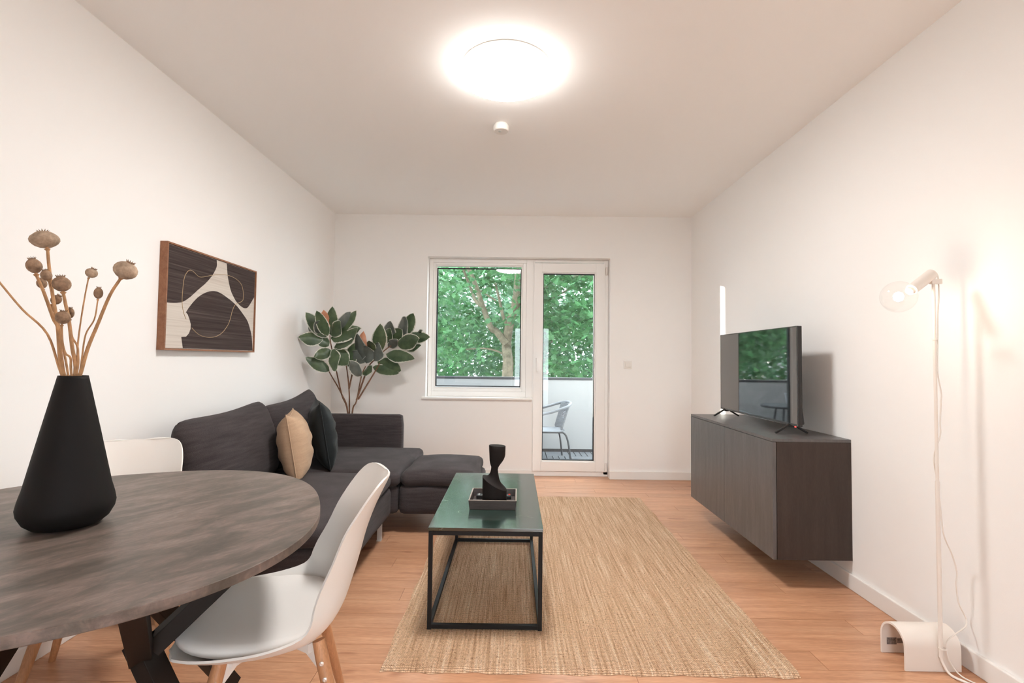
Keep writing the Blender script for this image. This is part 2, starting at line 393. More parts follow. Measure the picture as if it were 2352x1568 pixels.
part('glazing_bead', frame_mb(dx0-.012, dx1+.012, dz0-.012, dz1+.012, .013, FY-.004, FB-.03), M['pvc'], sash, bevel=.003)
part('gasket', frame_mb(dx0, dx1, dz0, dz1, .008, FY+.002, FY+.05), M['gasket'], sash)
part('pane', MB().box(dx0+.004, dx1-.004, FY+.010, FY+.014, dz0+.004, dz1-.004), M['glass'], sash)
part('pane', MB().box(dx0+.004, dx1-.004, FY+.032, FY+.036, dz0+.004, dz1-.004), M['glass'], sash)
hd = MB().box(2.098, 2.128, FY-.022, FY-.013, 1.10, 1.245)
hd.tube([(2.113, FY-.02, 1.215), (2.113, FY-.06, 1.215)], .009).tube(smooth_pts([(2.113, FY-.062, 1.222), (2.113, FY-.064, 1.15), (2.113, FY-.060, 1.085)]), [.012]*6+[.011]*6+[.009])
part('door_handle', hd, M['pvc'], door, smooth=True)
for z0, z1 in ((2.10, 2.185), (.06, .145)):
    part('hinge', MB().tube([(2.838, FY-.018, z0), (2.838, FY-.018, z1)], .010).box(2.829, 2.847, FY-.018, FY, z0+.01, z1-.01), M['trim'] if z0 < 1 else M['chrome'], door, smooth=True)

# ---- fill_window and door_2: unseen window added for fill light; door behind the camera
w2 = add('fill_window', None, kind='structure')
for a, b in ((VY0+.002, (VY0+VY1)/2-.001), ((VY0+VY1)/2+.001, VY1-.002)):
    fm_ = frame_mb(a, b, VZ0+.002, VZ1-.002,   .06, W+.05, W+.11); fm_.v = [(y_, x_, z_) for x_, y_, z_ in fm_.v]
    part('sash', fm_, M['pvc'], w2, bevel=.003)
    part('pane', MB().box(W+.078, W+.082, a+.055, b-.055, VZ0+.06, VZ1-.06), M['glass'], w2)
d2 = add('door_2', None, kind='structure')
qm = (QX0+QX1)/2
for a, b in ((QX0+.002, QX1-.002),):
    part('sash', frame_mb(a, b, .004, QZ-.002, .075, Y0-.10, Y0-.04, .09), M['pvc'], d2, bevel=.003)
    part('pane', MB().box(a+.07, b-.07, Y0-.072, Y0-.068, .09, QZ-.07), M['glass'], d2)

# ---- balcony
BY = 6.60
bal = struct('floor_balcony', MB().box(.6, 6.2, D+.3, BY+.12, -.16, -.030), M['grey_metal'])
T = .30; slat_x = mesh_from(MB().box(0, T-.008, 0, T/4-.008, -.029, 0), 'slat', M['deck'], bevel=.003, bseg=1)
slat_y = mesh_from(MB().box(0, T/4-.008, 0, T-.008, -.029, 0), 'slat', M['deck'], bevel=.003, bseg=1)
for i in range(9):
    for j in range(4):
        for k in range(4):
            x, yy = .80+i*T, BY-.03-(j+1)*T
            if (i+j) % 2: add('slat', slat_x, bal, (x, yy+k*T/4, -.001))
            else: add('slat', slat_y, bal, (x+k*T/4, yy, -.001))
par = struct('wall_balcony', MB().box(.74, 6.2, BY, BY+.12, -.16, .940), M['ext'])
part('parapet_cap', MB().box(.74, 6.2, BY-.006, BY+.15, .940, .972), M['grey_metal'], par, bevel=.004)
part('skirting', MB().box(.74, 6.2, BY-.012, BY, -.03, .030), M['grey_metal'], par)
struct('wall_sun_blocker', MB().box(.62, .74, D+.3, BY+.12, -.16, 3.0), M['ext'])  # unseen wall added to cut the sun down to a narrow strip
struct('wall_facade', MB().box(-6, -.15, D+.1, D+.3, -3, 6).box(W+.15, 8, D+.1, D+.3, -3, 6).box(-.15, W+.15, D+.1, D+.3, H+.12, 6), M['ext'])
struct('ground', MB().box(-60, 60, -60, 90, -3.3, -3.05), M['bounce_ground'])

# ------------------------------------------------------------------ ceiling lamp and detector
cl = thing('ceiling_lamp', 'round white glowing flush ceiling lamp above the coffee table', 'ceiling lamp', (1.817, 2.475, H))
part('base_plate', MB().lathe([(.0, -.001), (.222, -.001), (.230, -.008), (.234, -.036), (.0, -.036)], 48, cap0=False, cap1=False), M['white_p'], cl, smooth=True)
part('diffuser', MB().lathe([(.0, -.050), (.238, -.050), (.226, -.057), (.19, -.066), (.10, -.074), (.0, -.076)], 64, cap0=False, cap1=False),
     emit('lamp_diffuser', (1, .985, .96), CEIL_LAMP), cl, smooth=True)
part('diffuser_rim', MB().lathe([(.0, -.037), (.235, -.037), (.240, -.042), (.238, -.0495), (0, -.0495)], 64, cap0=False, cap1=False), emit('lamp_rim', (1, .97, .93), CEIL_LAMP*.30), cl, smooth=True)
sm = thing('smoke_detector', 'small white smoke detector on the ceiling near the lamp', 'smoke detector', (1.775, 3.09, H))
part('base', MB().lathe([(0, -.0005), (.042, -.0005), (.042, -.010), (0, -.010)], 32, cap0=False, cap1=False), M['white_p'], sm, smooth=True)
part('housing', MB().lathe([(0, -.010), (.048, -.010), (.050, -.016), (.049, -.040), (.044, -.045), (0, -.046)], 32, cap0=False, cap1=False), M['white_p'], sm, smooth=True)
part('test_button', MB().lathe([(0, -.046), (.010, -.046), (.010, -.0475), (0, -.0475)], 16, c=(-.008, -.005, 0), cap0=False, cap1=False), M['button'], sm)
sw = thing('light_switch', 'white square light switch on the wall right of the balcony door', 'light switch', (3.043, D, 1.167))
part('cover_plate', MB().box(-.041, .041, -.008, -.0005, -.041, .041), M['white_p'], sw, bevel=.003)
part('rocker', MB().box(-.027, .027, -.013, -.008, -.027, .027), M['white_p'], sw, bevel=.003)

# ------------------------------------------------------------------ picture
px0, px1, pz0, pz1 = 2.583, 3.466, 1.240, 1.797
pc = thing('picture', 'framed abstract print of dark rounded shapes on cream, in a thin walnut frame', 'picture', (0, 0, 0))
part('frame', MB().box(.001, .042, px0-.009, px0, pz0-.009, pz1+.009).box(.001, .042, px1, px1+.009, pz0-.009, pz1+.009).box(.001, .042, px0, px1, pz1, pz1+.009).box(.001, .042, px0, px1, pz0-.009, pz0), M['walnut'], pc)
part('canvas', MB().box(.003, .034, px0+.002, px1-.002, pz0+.002, pz1-.002), M['canvas'], pc)
def cr2(p, n=4):
    out = []
    for i in range(len(p)-1):
        a, b, c, d = p[max(i-1, 0)], p[i], p[i+1], p[min(i+2, len(p)-1)]
        for k in range(n):
            t = k/n
            out.append(tuple(.5*(2*b[q]+(c[q]-a[q])*t+(2*a[q]-5*b[q]+4*c[q]-d[q])*t*t+(3*b[q]-a[q]-3*c[q]+d[q])*t**3) for q in (0, 1)))
    return out+[p[-1]]
def printed(nm, curved, rest): part(nm, MB().prism(cr2(curved)+rest, .034, .0346, 'x'), M['canvas_d'], pc)
printed('dark_shape', [(3.013, 1.793), (3.017, 1.76), (3.003, 1.729), (2.969, 1.685), (2.912, 1.633), (2.848, 1.587), (2.78, 1.536), (2.722, 1.502), (2.679, 1.491), (2.64, 1.485), (2.587, 1.482)], [(2.587, 1.793)])
printed('dark_shape', [(3.462, 1.62), (3.427, 1.582), (3.389, 1.544), (3.356, 1.531), (3.311, 1.535), (3.246, 1.561), (3.202, 1.597), (3.175, 1.628), (3.153, 1.67), (3.135, 1.719), (3.121, 1.793)], [(3.462, 1.793)])
printed('dark_shape', [(2.747, 1.445), (2.783, 1.486), (2.843, 1.539), (2.915, 1.578), (2.988, 1.598), (3.056, 1.597), (3.143, 1.575), (3.236, 1.542), (3.314, 1.497), (3.383, 1.448), (3.421, 1.395), (3.448, 1.335), (3.462, 1.244)],
        [(2.732, 1.244), (2.716, 1.305), (2.755, 1.308), (2.78, 1.329), (2.792, 1.355), (2.792, 1.381), (2.779, 1.41), (2.763, 1.434)])
LN = [(2.801, 1.361), (2.838, 1.338), (2.888, 1.32), (2.964, 1.314), (3.035, 1.324), (3.098, 1.352), (3.153, 1.401), (3.18, 1.449), (3.198, 1.497), (3.231, 1.542), (3.309, 1.574), (3.321, 1.6), (3.316, 1.648), (3.292, 1.686), (3.237, 1.71), (3.155, 1.72), (3.068, 1.713), (2.969, 1.691), (2.868, 1.663), (2.828, 1.669), (2.795, 1.684), (2.764, 1.685), (2.735, 1.66), (2.719, 1.623), (2.712, 1.562), (2.711, 1.498), (2.725, 1.445), (2.749, 1.407)]
part('gold_line', MB().tube([(.0350, a, b) for a, b in cr2(LN, 4)], .0016, 6), M['gold'], pc)

# ------------------------------------------------------------------ sofa
def soft_box(sx, sy, sz, r, crown=.0, n=10, seed=0, wob=.004, edge=.0):
    """rounded cushion centred on x,y, base at z=0"""
    rnd = random.Random(seed); ph = [rnd.uniform(0, 6.28) for _ in range(6)]
    mb = MB(); nx, ny, nz = max(6, int(sx/.035)), max(6, int(sy/.035)), 6
    idx = {}
    def vert(i, j, k):
        if (i, j, k) in idx: return idx[(i, j, k)]
        u, v, w = 2*i/nx-1, 2*j/ny-1, 2*k/nz-1
        p = Vector((u*sx/2, v*sy/2, w*sz/2))
        q = Vector((max(-sx/2+r, min(sx/2-r, p.x)), max(-sy/2+r, min(sy/2-r, p.y)), max(-sz/2+min(r, sz/2-.001), min(sz/2-min(r, sz/2-.001), p.z))))
        d = p-q
        if d.length > 1e-9: p = q+d.normalized()*min(r, max(abs(d.x), abs(d.y), abs(d.z)))
        cr = (1-abs(u)**3)*(1-abs(v)**3)
        p.z += crown*cr*(w if w > 0 else w*.0)
        p.z += wob*math.sin(5*u+ph[0])*math.sin(4*v+ph[1])*max(w, 0)
        p.x += wob*math.sin(6*v+ph[2])*abs(u); p.y += wob*math.sin(7*u+ph[3])*abs(v)
        idx[(i, j, k)] = len(mb.v); mb.v.append((p.x, p.y, p.z+sz/2)); return idx[(i, j, k)]
    for i in range(nx):
        for j in range(ny):
            for k in (0, nz):
                mb.f.append((vert(i, j, k), vert(i+1, j, k), vert(i+1, j+1, k), vert(i, j+1, k)))
    for i in range(nx):
        for k in range(nz):
            for j in (0, ny):
                mb.f.append((vert(i, j, k), vert(i+1, j, k), vert(i+1, j, k+1), vert(i, j, k+1)))
    for j in range(ny):
        for k in range(nz):
            for i in (0, nx):
                mb.f.append((vert(i, j, k), vert(i, j+1, k), vert(i, j+1, k+1), vert(i, j, k+1)))
    return mb
def pillow(w, h, t, n=26, pinch=.06, sag=.0, seed=0, wr=.006, rise=(0, 0), rnd_c=.0):
    """upright pillow in the local x (width) / z (height) plane, thickness along y, base at z=0"""
    rnd = random.Random(seed); ph = [rnd.uniform(0, 6.28) for _ in range(8)]
    mb = MB(); ids = {}
    def vert(i, j, s):
        b = i in (0, n) or j in (0, n)
        key = (i, j, 0 if b else s)
        if key in ids: return ids[key]
        u, v = 2*i/n-1, 2*j/n-1
        e = max(0, (1-abs(u)**2.6)*(1-abs(v)**2.6))
        x = u*w/2*(1-pinch*(1-v*v)); z = v*h/2*(1-pinch*(1-u*u))
        x *= math.sqrt(1-rnd_c*v**4*abs(u)**2); z *= math.sqrt(1-rnd_c*u**4*abs(v)**2)
        th = t/2*e**.48
        th += wr*e*math.sin(7*u+ph[0]+2*v)*math.sin(5*v+ph[1])+wr*.6*e*math.sin(13*v+ph[2]+3*u)
        z -= sag*(1-u*u)*max(0, v)
        z += max(0, v)*(rise[0]*(1-u)/2+rise[1]*(1+u)/2)
        ids[key] = len(mb.v); mb.v.append((x, s*th*(0 if b else 1), z+h/2)); return ids[key]
    for s in (-1, 1):
        for i in range(n):
            for j in range(n):
                mb.f.append((vert(i, j, s), vert(i+1, j, s), vert(i+1, j+1, s), vert(i, j+1, s)))
    return mb
sofa = thing('corner_sofa', 'dark grey fabric corner sofa with loose seat and back cushions in the far left corner', 'sofa', (0, 0, 0))
def base_block(x0, x1, y0, y1, z0, z1): part('base', soft_box(x1-x0, y1-y0, z1-z0, .035, 0, wob=.001), M['sofa'], sofa, smooth=True, sharp=2, loc=((x0+x1)/2, (y0+y1)/2, z0))
base_block(.06, 1.055, 2.26, 3.385, .135, .335)
base_block(.06, 1.09, 3.395, 4.36, .135, .335)
base_block(1.095, 1.655, 3.395, 4.06, .135, .335)
def seat(x0, x1, y0, y1, z0, z1, seed): part('seat_cushion', soft_box(x1-x0, y1-y0, z1-z0, .045, .03, seed=seed), M['sofa'], sofa, smooth=True, sharp=2, loc=((x0+x1)/2, (y0+y1)/2, z0))
seat(.10, 1.06, 2.25, 3.375, .325, .425, 1)
seat(.10, 1.10, 3.36, 4.35, .325, .425, 2)
seat(1.105, 1.635, 3.385, 4.04, .325, .425, 3)
part('backrest', soft_box(.875, .11, .57, .035, 0, wob=.002), M['sofa'], sofa, smooth=True, sharp=2, loc=(.46, 4.405, .135))
part('backrest', soft_box(.11, 2.10, .50, .035, 0, wob=.002), M['sofa'], sofa, smooth=True, sharp=2, loc=(.075, 3.32, .135))
part('back_cushion', pillow(.92, .50, .25, pinch=.03, sag=.03, seed=4, rise=(-.01, .03), rnd_c=.22), M['sofa'], sofa, smooth=True, sharp=2, loc=(.295, 2.90, .415), rot=(math.radians(-14), 0, math.radians(90)))
part('back_cushion', pillow(.86, .50, .24, pinch=.03, sag=.04, seed=5, rise=(-.02, .065), rnd_c=.22), M['sofa'], sofa, smooth=True, sharp=2, loc=(.275, 3.76, .415), rot=(math.radians(-14), 0, math.radians(88)))
for x, y in ((1.0, 3.30), (1.0, 2.33), (.12, 2.33), (.12, 4.30), (1.60, 3.45), (1.60, 4.0), (1.0, 4.28)):
    g0 = .0140 if x > 1.3 else .0005
    part('leg', MB().box(x-.016, x+.016, y-.004, y+.004, g0, .14).box(x-.016, x+.016, y-.022, y+.022, g0, g0+.005), M['chrome'], sofa, bevel=.001)

def throw_pillow(name, label, mat, loc, rot, w, h, t, seed, wr):
    p = thing(name, label, 'pillow', loc); p.rotation_euler = rot
    part('cover', pillow(w, h, t, pinch=.035, seed=seed, wr=wr, sag=.02), mat, p, smooth=True, sharp=2)
    n = 26; pts = []
    for q in range(4*n):
        s, k = divmod(q, n); a = 2*k/n-1
        u, v = ((a, -1), (1, a), (-a, 1), (-1, -a))[s]
        pts.append((u*w/2*(1-.035*(1-v*v)), 0, v*h/2*(1-.035*(1-u*u))-.02*(1-u*u)*max(0, v)+h/2))
    part('piping', MB().tube(pts+pts[:1], .004, 6, cap0=False, cap1=False), mat, p, smooth=True, sharp=2)
throw_pillow('throw_pillow', 'beige throw pillow standing on edge on the sofa, nearest the dining table', M['beige'], (.492, 3.235, .430), (math.radians(-10), 0, math.radians(109)), .42, .425, .20, 11, .006)
throw_pillow('throw_pillow', 'black throw pillow standing behind the beige one on the sofa', M['black_f'], (.545, 3.575, .430), (math.radians(-10), 0, math.radians(115)), .44, .47, .175, 12, .010)

# ------------------------------------------------------------------ potted plant behind the sofa
LEAVES = [(0.188, 4.344, 1.36, 0.037, 4.259, 1.377, 0.096, 1), (0.214, 4.352, 1.376, 0.089, 4.26, 1.554, 0.096, 1), (0.193, 4.368, 1.391, 0.069, 4.34, 1.469, 0.088, 1), (0.237, 4.331, 1.39, 0.192, 4.21, 1.569, 0.077, 1), (0.223, 4.346, 1.434, 0.2, 4.297, 1.592, 0.063, 1), (0.244, 4.39, 1.393, 0.274, 4.313, 1.609, 0.081, 1), (0.255, 4.38, 1.392, 0.399, 4.303, 1.573, 0.11, 1), (0.274, 4.368, 1.392, 0.482, 4.33, 1.572, 0.088, 1), (0.245, 4.368, 1.369, 0.483, 4.244, 1.46, 0.125, 1), (0.28, 4.361, 1.288, 0.51, 4.252, 1.432, 0.103, 1), (0.231, 4.37, 1.303, 0.137, 4.343, 1.389, 0.081, 1), (0.253, 4.375, 1.266, 0.157, 4.285, 1.212, 0.081, 1), (0.263, 4.348, 1.273, 0.399, 4.324, 1.165, 0.125, 1), (0.24, 4.382, 1.081, 0.083, 4.305, 1.186, 0.081, 1), (0.264, 4.373, 1.274, 0.325, 4.248, 1.114, 0.096, 1), (0.213, 4.373, 1.406, 0.159, 4.242, 1.507, 0.096, 1), (0.25, 4.354, 1.398, 0.37, 4.238, 1.494, 0.096, 1), (0.461, 4.597, 1.187, 0.444, 4.464, 1.376, 0.093, 2), (0.421, 4.623, 1.187, 0.461, 4.591, 1.409, 0.074, 2), (0.366, 4.578, 1.163, 0.401, 4.532, 1.309, 0.085, 2), (0.277, 4.628, 1.279, 0.374, 4.556, 1.148, 0.116, 2), (0.481, 4.608, 1.157, 0.396, 4.551, 1.248, 0.109, 2), (0.499, 4.6, 1.149, 0.516, 4.534, 1.303, 0.116, 2), (0.571, 4.591, 1.173, 0.609, 4.501, 1.311, 0.116, 2), (0.454, 4.605, 1.032, 0.415, 4.477, 1.149, 0.085, 2), (0.611, 4.611, 1.244, 0.657, 4.479, 1.459, 0.101, 2), (0.53, 4.621, 1.22, 0.575, 4.482, 1.355, 0.078, 2), (0.46, 4.61, 1.048, 0.547, 4.571, 1.119, 0.07, 2), (0.185, 4.622, 1.278, 0.356, 4.486, 1.292, 0.116, 2), (0.624, 4.824, 1.353, 0.683, 4.736, 1.535, 0.101, 3), (0.635, 4.813, 1.352, 0.773, 4.767, 1.465, 0.122, 3), (0.746, 4.82, 1.419, 0.843, 4.731, 1.576, 0.122, 3), (0.794, 4.787, 1.426, 0.893, 4.759, 1.608, 0.105, 3), (0.786, 4.821, 1.42, 1.032, 4.682, 1.408, 0.097, 3), (0.734, 4.775, 1.336, 0.942, 4.659, 1.382, 0.118, 3), (0.803, 4.795, 1.305, 0.947, 4.757, 1.33, 0.077, 3), (0.627, 4.788, 1.246, 0.87, 4.675, 1.224, 0.101, 3), (0.538, 4.822, 1.172, 0.758, 4.797, 1.094, 0.118, 3), (0.495, 4.807, 1.115, 0.73, 4.781, 1.066, 0.077, 3), (0.578, 4.813, 1.344, 0.649, 4.753, 1.399, 0.069, 3), (0.641, 4.823, 1.312, 0.739, 4.685, 1.353, 0.073, 3), (0.928, 4.8, 1.461, 1.015, 4.661, 1.466, 0.028, 3), (0.6, 4.789, 1.351, 0.678, 4.759, 1.472, 0.089, 3)]
STEMS = [[(0.336, 4.6, 0.691), (0.29, 4.55, 0.871), (0.23, 4.42, 1.058), (0.226, 4.4, 1.088)], [(0.336, 4.6, 0.691), (0.29, 4.55, 0.871), (0.25, 4.45, 1.185), (0.242, 4.38, 1.333), (0.237, 4.37, 1.399)], [(0.351, 4.6, 0.691), (0.342, 4.6, 0.915), (0.318, 4.56, 1.155), (0.257, 4.55, 1.27)], [(0.342, 4.6, 0.915), (0.37, 4.62, 1.093), (0.376, 4.62, 1.171)], [(0.378, 4.6, 0.692), (0.411, 4.61, 0.799), (0.449, 4.62, 1.032), (0.486, 4.62, 1.125)], [(0.411, 4.61, 0.807), (0.491, 4.66, 1.094), (0.54, 4.7, 1.181), (0.634, 4.76, 1.286), (0.722, 4.79, 1.353), (0.799, 4.8, 1.419)], [(0.423, 4.62, 0.814), (0.556, 4.68, 1.07), (0.591, 4.72, 1.157)]]
pl = thing('potted_rubber_plant', 'tall variegated rubber plant with white edged leaves behind the sofa corner', 'plant', (.36, 4.62, 0))
def P0(p): return (p[0]-.36, p[1]-4.62, p[2])
part('pot', MB().lathe([(0, .001), (.095, .001), (.115, .22), (.12, .24), (.108, .24), (.10, .20), (0, .20)], 32, cap0=False, cap1=False), M['pot'], pl, smooth=True)
for i, s in enumerate(STEMS):
    pts = [P0(p) for p in s]
    if i in (0, 1, 2, 4): pts = [(pts[0][0]*.4, 0, .20)]+pts
    sp = smooth_pts(pts, 5); n = len(sp)
    part('stem', MB().tube(sp, [.0085*(1-.55*k/n) for k in range(n)], 8), M['stem'], pl, smooth=True)
def leaf_mesh(L, wd, seed, mat):
    rnd = random.Random(seed); nu, nv = 10, 6
    mb = MB(); uv = []
    cup = rnd.uniform(.10, .32); droop = rnd.uniform(-.22, .16)
    for i in range(nu+1):
        t = i/nu
        w = wd/2*max(.02, (math.sin(math.pi*min(1, t**.85))**.75)) if t > 0 else wd*.012
        if i == nu: w = wd*.01
        for j in range(nv+1):
            s = 2*j/nv-1
            mb.v.append((s*w, cup*abs(s)*w*1.3+droop*L*t*t+.008*math.sin(9*t+seed)*s, t*L)); uv.append((abs(s)*1.0 if 0 < i < nu else 1, t))
    for i in range(nu):
        for j in range(nv):
            a = i*(nv+1)+j; mb.f.append((a, a+1, a+nv+2, a+nv+1))
    me = bpy.data.meshes.new('leaf'); me.from_pydata(mb.v, [], mb.f)
    ul = me.uv_layers.new(name='UVMap')
    for lp in me.loops: ul.data[lp.index].uv = uv[lp.vertex_index]
    for f in me.polygons: f.use_smooth = True
    me.materials.append(mat); return me
CORAL = {4, 18}
for i, (bx, by, bz, tx, ty, tz, wd, k) in enumerate(LEAVES):
    a, b = Vector(P0((bx, by, bz))), Vector(P0((tx, ty, tz)))
    d = b-a; L = d.length; z = d.normalized()
    rnd = random.Random(100+i)
    face = Vector((rnd.uniform(-.55, .55), -1, rnd.uniform(-.1, .7)))
    y = -(face-z*face.dot(z)).normalized(); x = y.cross(z)
    m = Matrix((x, y, z)).transposed().to_4x4(); m.translation = a
    mt = M['leaf_c'] if i in CORAL else (M['leaf_b'] if rnd.random() < .42 else M['leaf_a'])
    me = leaf_mesh(L*1.18, wd*1.40, i, mt)
    o = add('leaf', me, pl); o.matrix_local = m
    if i in CORAL: o['label'] = 'coral coloured leaf'

# ------------------------------------------------------------------ rug
def rug():
    x0, x1, y0, y1, h = 1.372, 2.985, 1.932, 4.385, .011
    nr = 176; per = 4; nx = nr*per; ny = 110
    xs = np.linspace(0, 1, nx+1); ys = np.linspace(0, 1, ny+1)
    X, Y = np.meshgrid(xs, ys, indexing='ij')
    wob = .006*np.sin(Y*9+1)+.004*np.sin(Y*23)
    px = x0+(x1-x0)*X+wob*(1-2*np.abs(X-.5))+.004*np.sin(Y*41)*((X < .01)|(X > .99))
    py = y0+(y1-y0)*Y+.004*np.sin(X*37)*(np.abs(Y-.5)*2)**8+.003*np.sin(X*90)*(np.abs(Y-.5)*2)**8+.012*(X-.5)*0
    amp = .0030*(.6+.4*np.random.rand(nx//per+1)[np.minimum((xs*nr).astype(int), nr)])[:, None]
    pz = h+amp*(np.abs(np.sin(np.pi*X*nr))-.6)+.0010*np.random.rand(nx+1, ny+1)
    edge = (X < 1e-6)|(X > 1-1e-6)|(Y < 1e-6)|(Y > 1-1e-6)
    pz = np.where(edge, .001, pz)
    v = np.stack([px-2.18, py-3.16, pz], -1).reshape(-1, 3)
    i, j = np.meshgrid(np.arange(nx), np.arange(ny), indexing='ij')
    a = (i*(ny+1)+j).ravel()
    f = np.stack([a, a+ny+1, a+ny+2, a+1], -1)
    me = bpy.data.meshes.new('area_rug'); me.from_pydata(v.tolist(), [], f.tolist())
    me.polygons.foreach_set('use_smooth', [True]*len(me.polygons)); me.materials.append(M['rug'])
    add('area_rug', me, None, (2.18, 3.16, .0), label='ribbed natural jute rug under the coffee table', category='rug')
rug()

# ------------------------------------------------------------------ coffee table and what stands on it
tx0, tx1, ty0, ty1, th, z0 = 1.503, 2.012, 2.208, 3.270, .456, .0135
ct = thing('coffee_table', 'low coffee table with dark green marble top on a black metal frame', 'coffee table', ((tx0+tx1)/2, (ty0+ty1)/2, z0))
hx, hy, tb = (tx1-tx0)/2, (ty1-ty0)/2, .018
tt = th-z0
part('tabletop', MB().box(-hx, hx, -hy, hy, tt-.014, tt), M['marble'], ct, bevel=.001)
for sx in (-1, 1):
    for sy in (-1, 1):
        cx, cy = sx*(hx-tb/2-.002), sy*(hy-tb/2-.002)
        part('leg', MB().box(cx-tb/2, cx+tb/2, cy-tb/2, cy+tb/2, 0, tt-.018), M['black_m'], ct, bevel=.001)
def rail(x0, x1, y0, y1, z0, z1): part('rail', MB().box(x0, x1, y0, y1, z0, z1), M['black_m'], ct, bevel=.001)
ix, iy = hx-tb-.002, hy-tb-.002
for s in (-1, 1):
    for a, b in ((tt-.034, tt-.016), (.004, .004+tb)):
        rail(-ix, ix, s*(hy-.002)-(tb if s > 0 else 0), s*(hy-.002)+(tb if s < 0 else 0), a, b)
        rail(s*(hx-.002)-(tb if s > 0 else 0), s*(hx-.002)+(tb if s < 0 else 0), -iy, iy, a, b)
trx0, trx1, try0, try1 = 1.657, 1.896, 2.470, 2.705
tr = thing('serving_tray', 'small square dark wooden tray with pale rim on the coffee table', 'tray', ((trx0+trx1)/2, (try0+try1)/2, th+.0005))
tr.rotation_euler[2] = -.01
ax, ay, fl = (trx1-trx0)/2, (try1-try0)/2, .045
def side(pa, pb, qa, qb):
    part('side', MB().rings([[pa+(0,), pb+(0,), qb+(fl,), qa+(fl,)], [tuple(c*.955 for c in pa)+(0,), tuple(c*.955 for c in pb)+(0,), tuple(c*.955 for c in qb)+(fl,), tuple(c*.955 for c in qa)+(fl,)]]), M['tray'], tr)
    part('rim', MB().rings([[qa+(fl,), qb+(fl,), tuple(c*.95 for c in qb)+(fl,), tuple(c*.95 for c in qa)+(fl,)], [qa+(fl+.002,), qb+(fl+.002,), tuple(c*.95 for c in qb)+(fl+.002,), tuple(c*.95 for c in qa)+(fl+.002,)]]), M['tray_rim'], tr)
inn, out = .95, 1.0
cs = [(-ax, -ay), (ax, -ay), (ax, ay), (-ax, ay)]
for k in range(4):
    a, b = cs[k], cs[(k+1) % 4]
    side(tuple(c*inn for c in a), tuple(c*inn for c in b), a, b)
part('bottom', MB().box(-ax*.92, ax*.92, -ay*.92, ay*.92, 0, .008), M['tray'], tr)
def sculpture():
    n = 48; rings = []
    def ring(cx, rx, ry, z, tilt=0, bulge=0, cy=0):
        r = []
        for j in range(n):
            a = 2*math.pi*j/n; x = cx+rx*math.cos(a); y = cy+ry*math.sin(a)
            r.append((x, y, z-tilt*(x-cx)))
        return r
    rings.append(ring(0, .0615, .056, 0)); rings.append(ring(0, .0625, .057, .003))
    def cut(s, dz=0):                        # rings on the slanted shoulder plane
        return [((.0625*math.cos(2*math.pi*j/n))*s-.002*(1-s), (.057*math.sin(2*math.pi*j/n))*s,
                 .104+dz-.56*(.0625*math.cos(2*math.pi*j/n))*s-.10*(.057*math.sin(2*math.pi*j/n))*-1*s) for j in range(n)]
    for t in (.3, .7, .97): rings.append([(x, y, z*t+.003*(1-t)) for x, y, z in cut(1)])
    rings += [cut(1), cut(.985, .001), cut(.85, .004), cut(.68, .010), cut(.52, .020), cut(.40, .034)]
    for z, cx, rx, ry, tl in ((.155, -.002, .0205, .020, .25), (.172, -.002, .0175, .0175, .1), (.184, .0, .0185, .019, 0), (.193, .004, .0235, .023, -.2), (.203, .008, .030, .028, -.3),
                           (.214, .0105, .0355, .032, -.3), (.228, .0115, .0392, .035, -.2), (.248, .0118, .0410, .036, 0), (.27, .0115, .0420, .0365, .02), (.293, .0112, .0427, .0367, .05), (.2945, .0112, .0415, .0355, .05)):
        rings.append(ring(cx, rx, ry, z, tl))
    return MB().rings(rings)
sc = part('sculpture', sculpture(), M['sculpt'], smooth=True, sharp=.7, loc=(1.782, 2.557, th+.0092), label='black stone head-shaped sculpture with slanted shoulders standing in the tray', category='sculpture')
rm = thing('remote_control', 'black remote control with a red button lying in the tray behind the sculpture', 'remote', (1.775, 2.655, th+.0092), -.02)
part('body', MB().box(-.092, .092, -.022, .022, 0, .018), M['remote'], rm, bevel=.004)
for k in range(8):
    for j in range(3):
        part('button', MB().box(-.004, .004, -.003, .003, 0, .002), M['button'], rm, loc=(-.078+k*.02, -.012+j*.012, .0175))
part('power_button', MB().lathe([(0, .003), (.0055, .003), (.0055, 0), (0, 0)], 16, cap0=False, cap1=False), M['button_red'], rm, loc=(.082, .004, .0175))

# ------------------------------------------------------------------ wall cabinet and television
cf, cn, cfar, cb, ctop = .4226, 2.6823, 3.9100, .150, .7926
cab = thing('wall_cabinet', 'dark wood two door cabinet hung on the right wall under the television', 'cabinet', (W-.0005, (cn+cfar)/2, cb))
hl, hh = (cfar-cn)/2, ctop-cb
part('top_panel', MB().box(-cf+.001, 0, -hl, hl, hh-.016, hh), M['cab'], cab, bevel=.001)
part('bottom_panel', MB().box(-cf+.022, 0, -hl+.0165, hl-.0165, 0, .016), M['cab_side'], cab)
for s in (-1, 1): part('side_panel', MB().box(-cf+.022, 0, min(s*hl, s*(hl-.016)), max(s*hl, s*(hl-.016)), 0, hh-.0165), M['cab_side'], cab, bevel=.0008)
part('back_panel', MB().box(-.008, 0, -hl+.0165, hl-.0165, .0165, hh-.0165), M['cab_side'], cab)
for s in (-1, 1): part('door', MB().box(-cf, -cf+.019, min(s*.0015, s*hl), max(s*.0015, s*hl), .001, hh-.018), M['cab'], cab, bevel=.001)

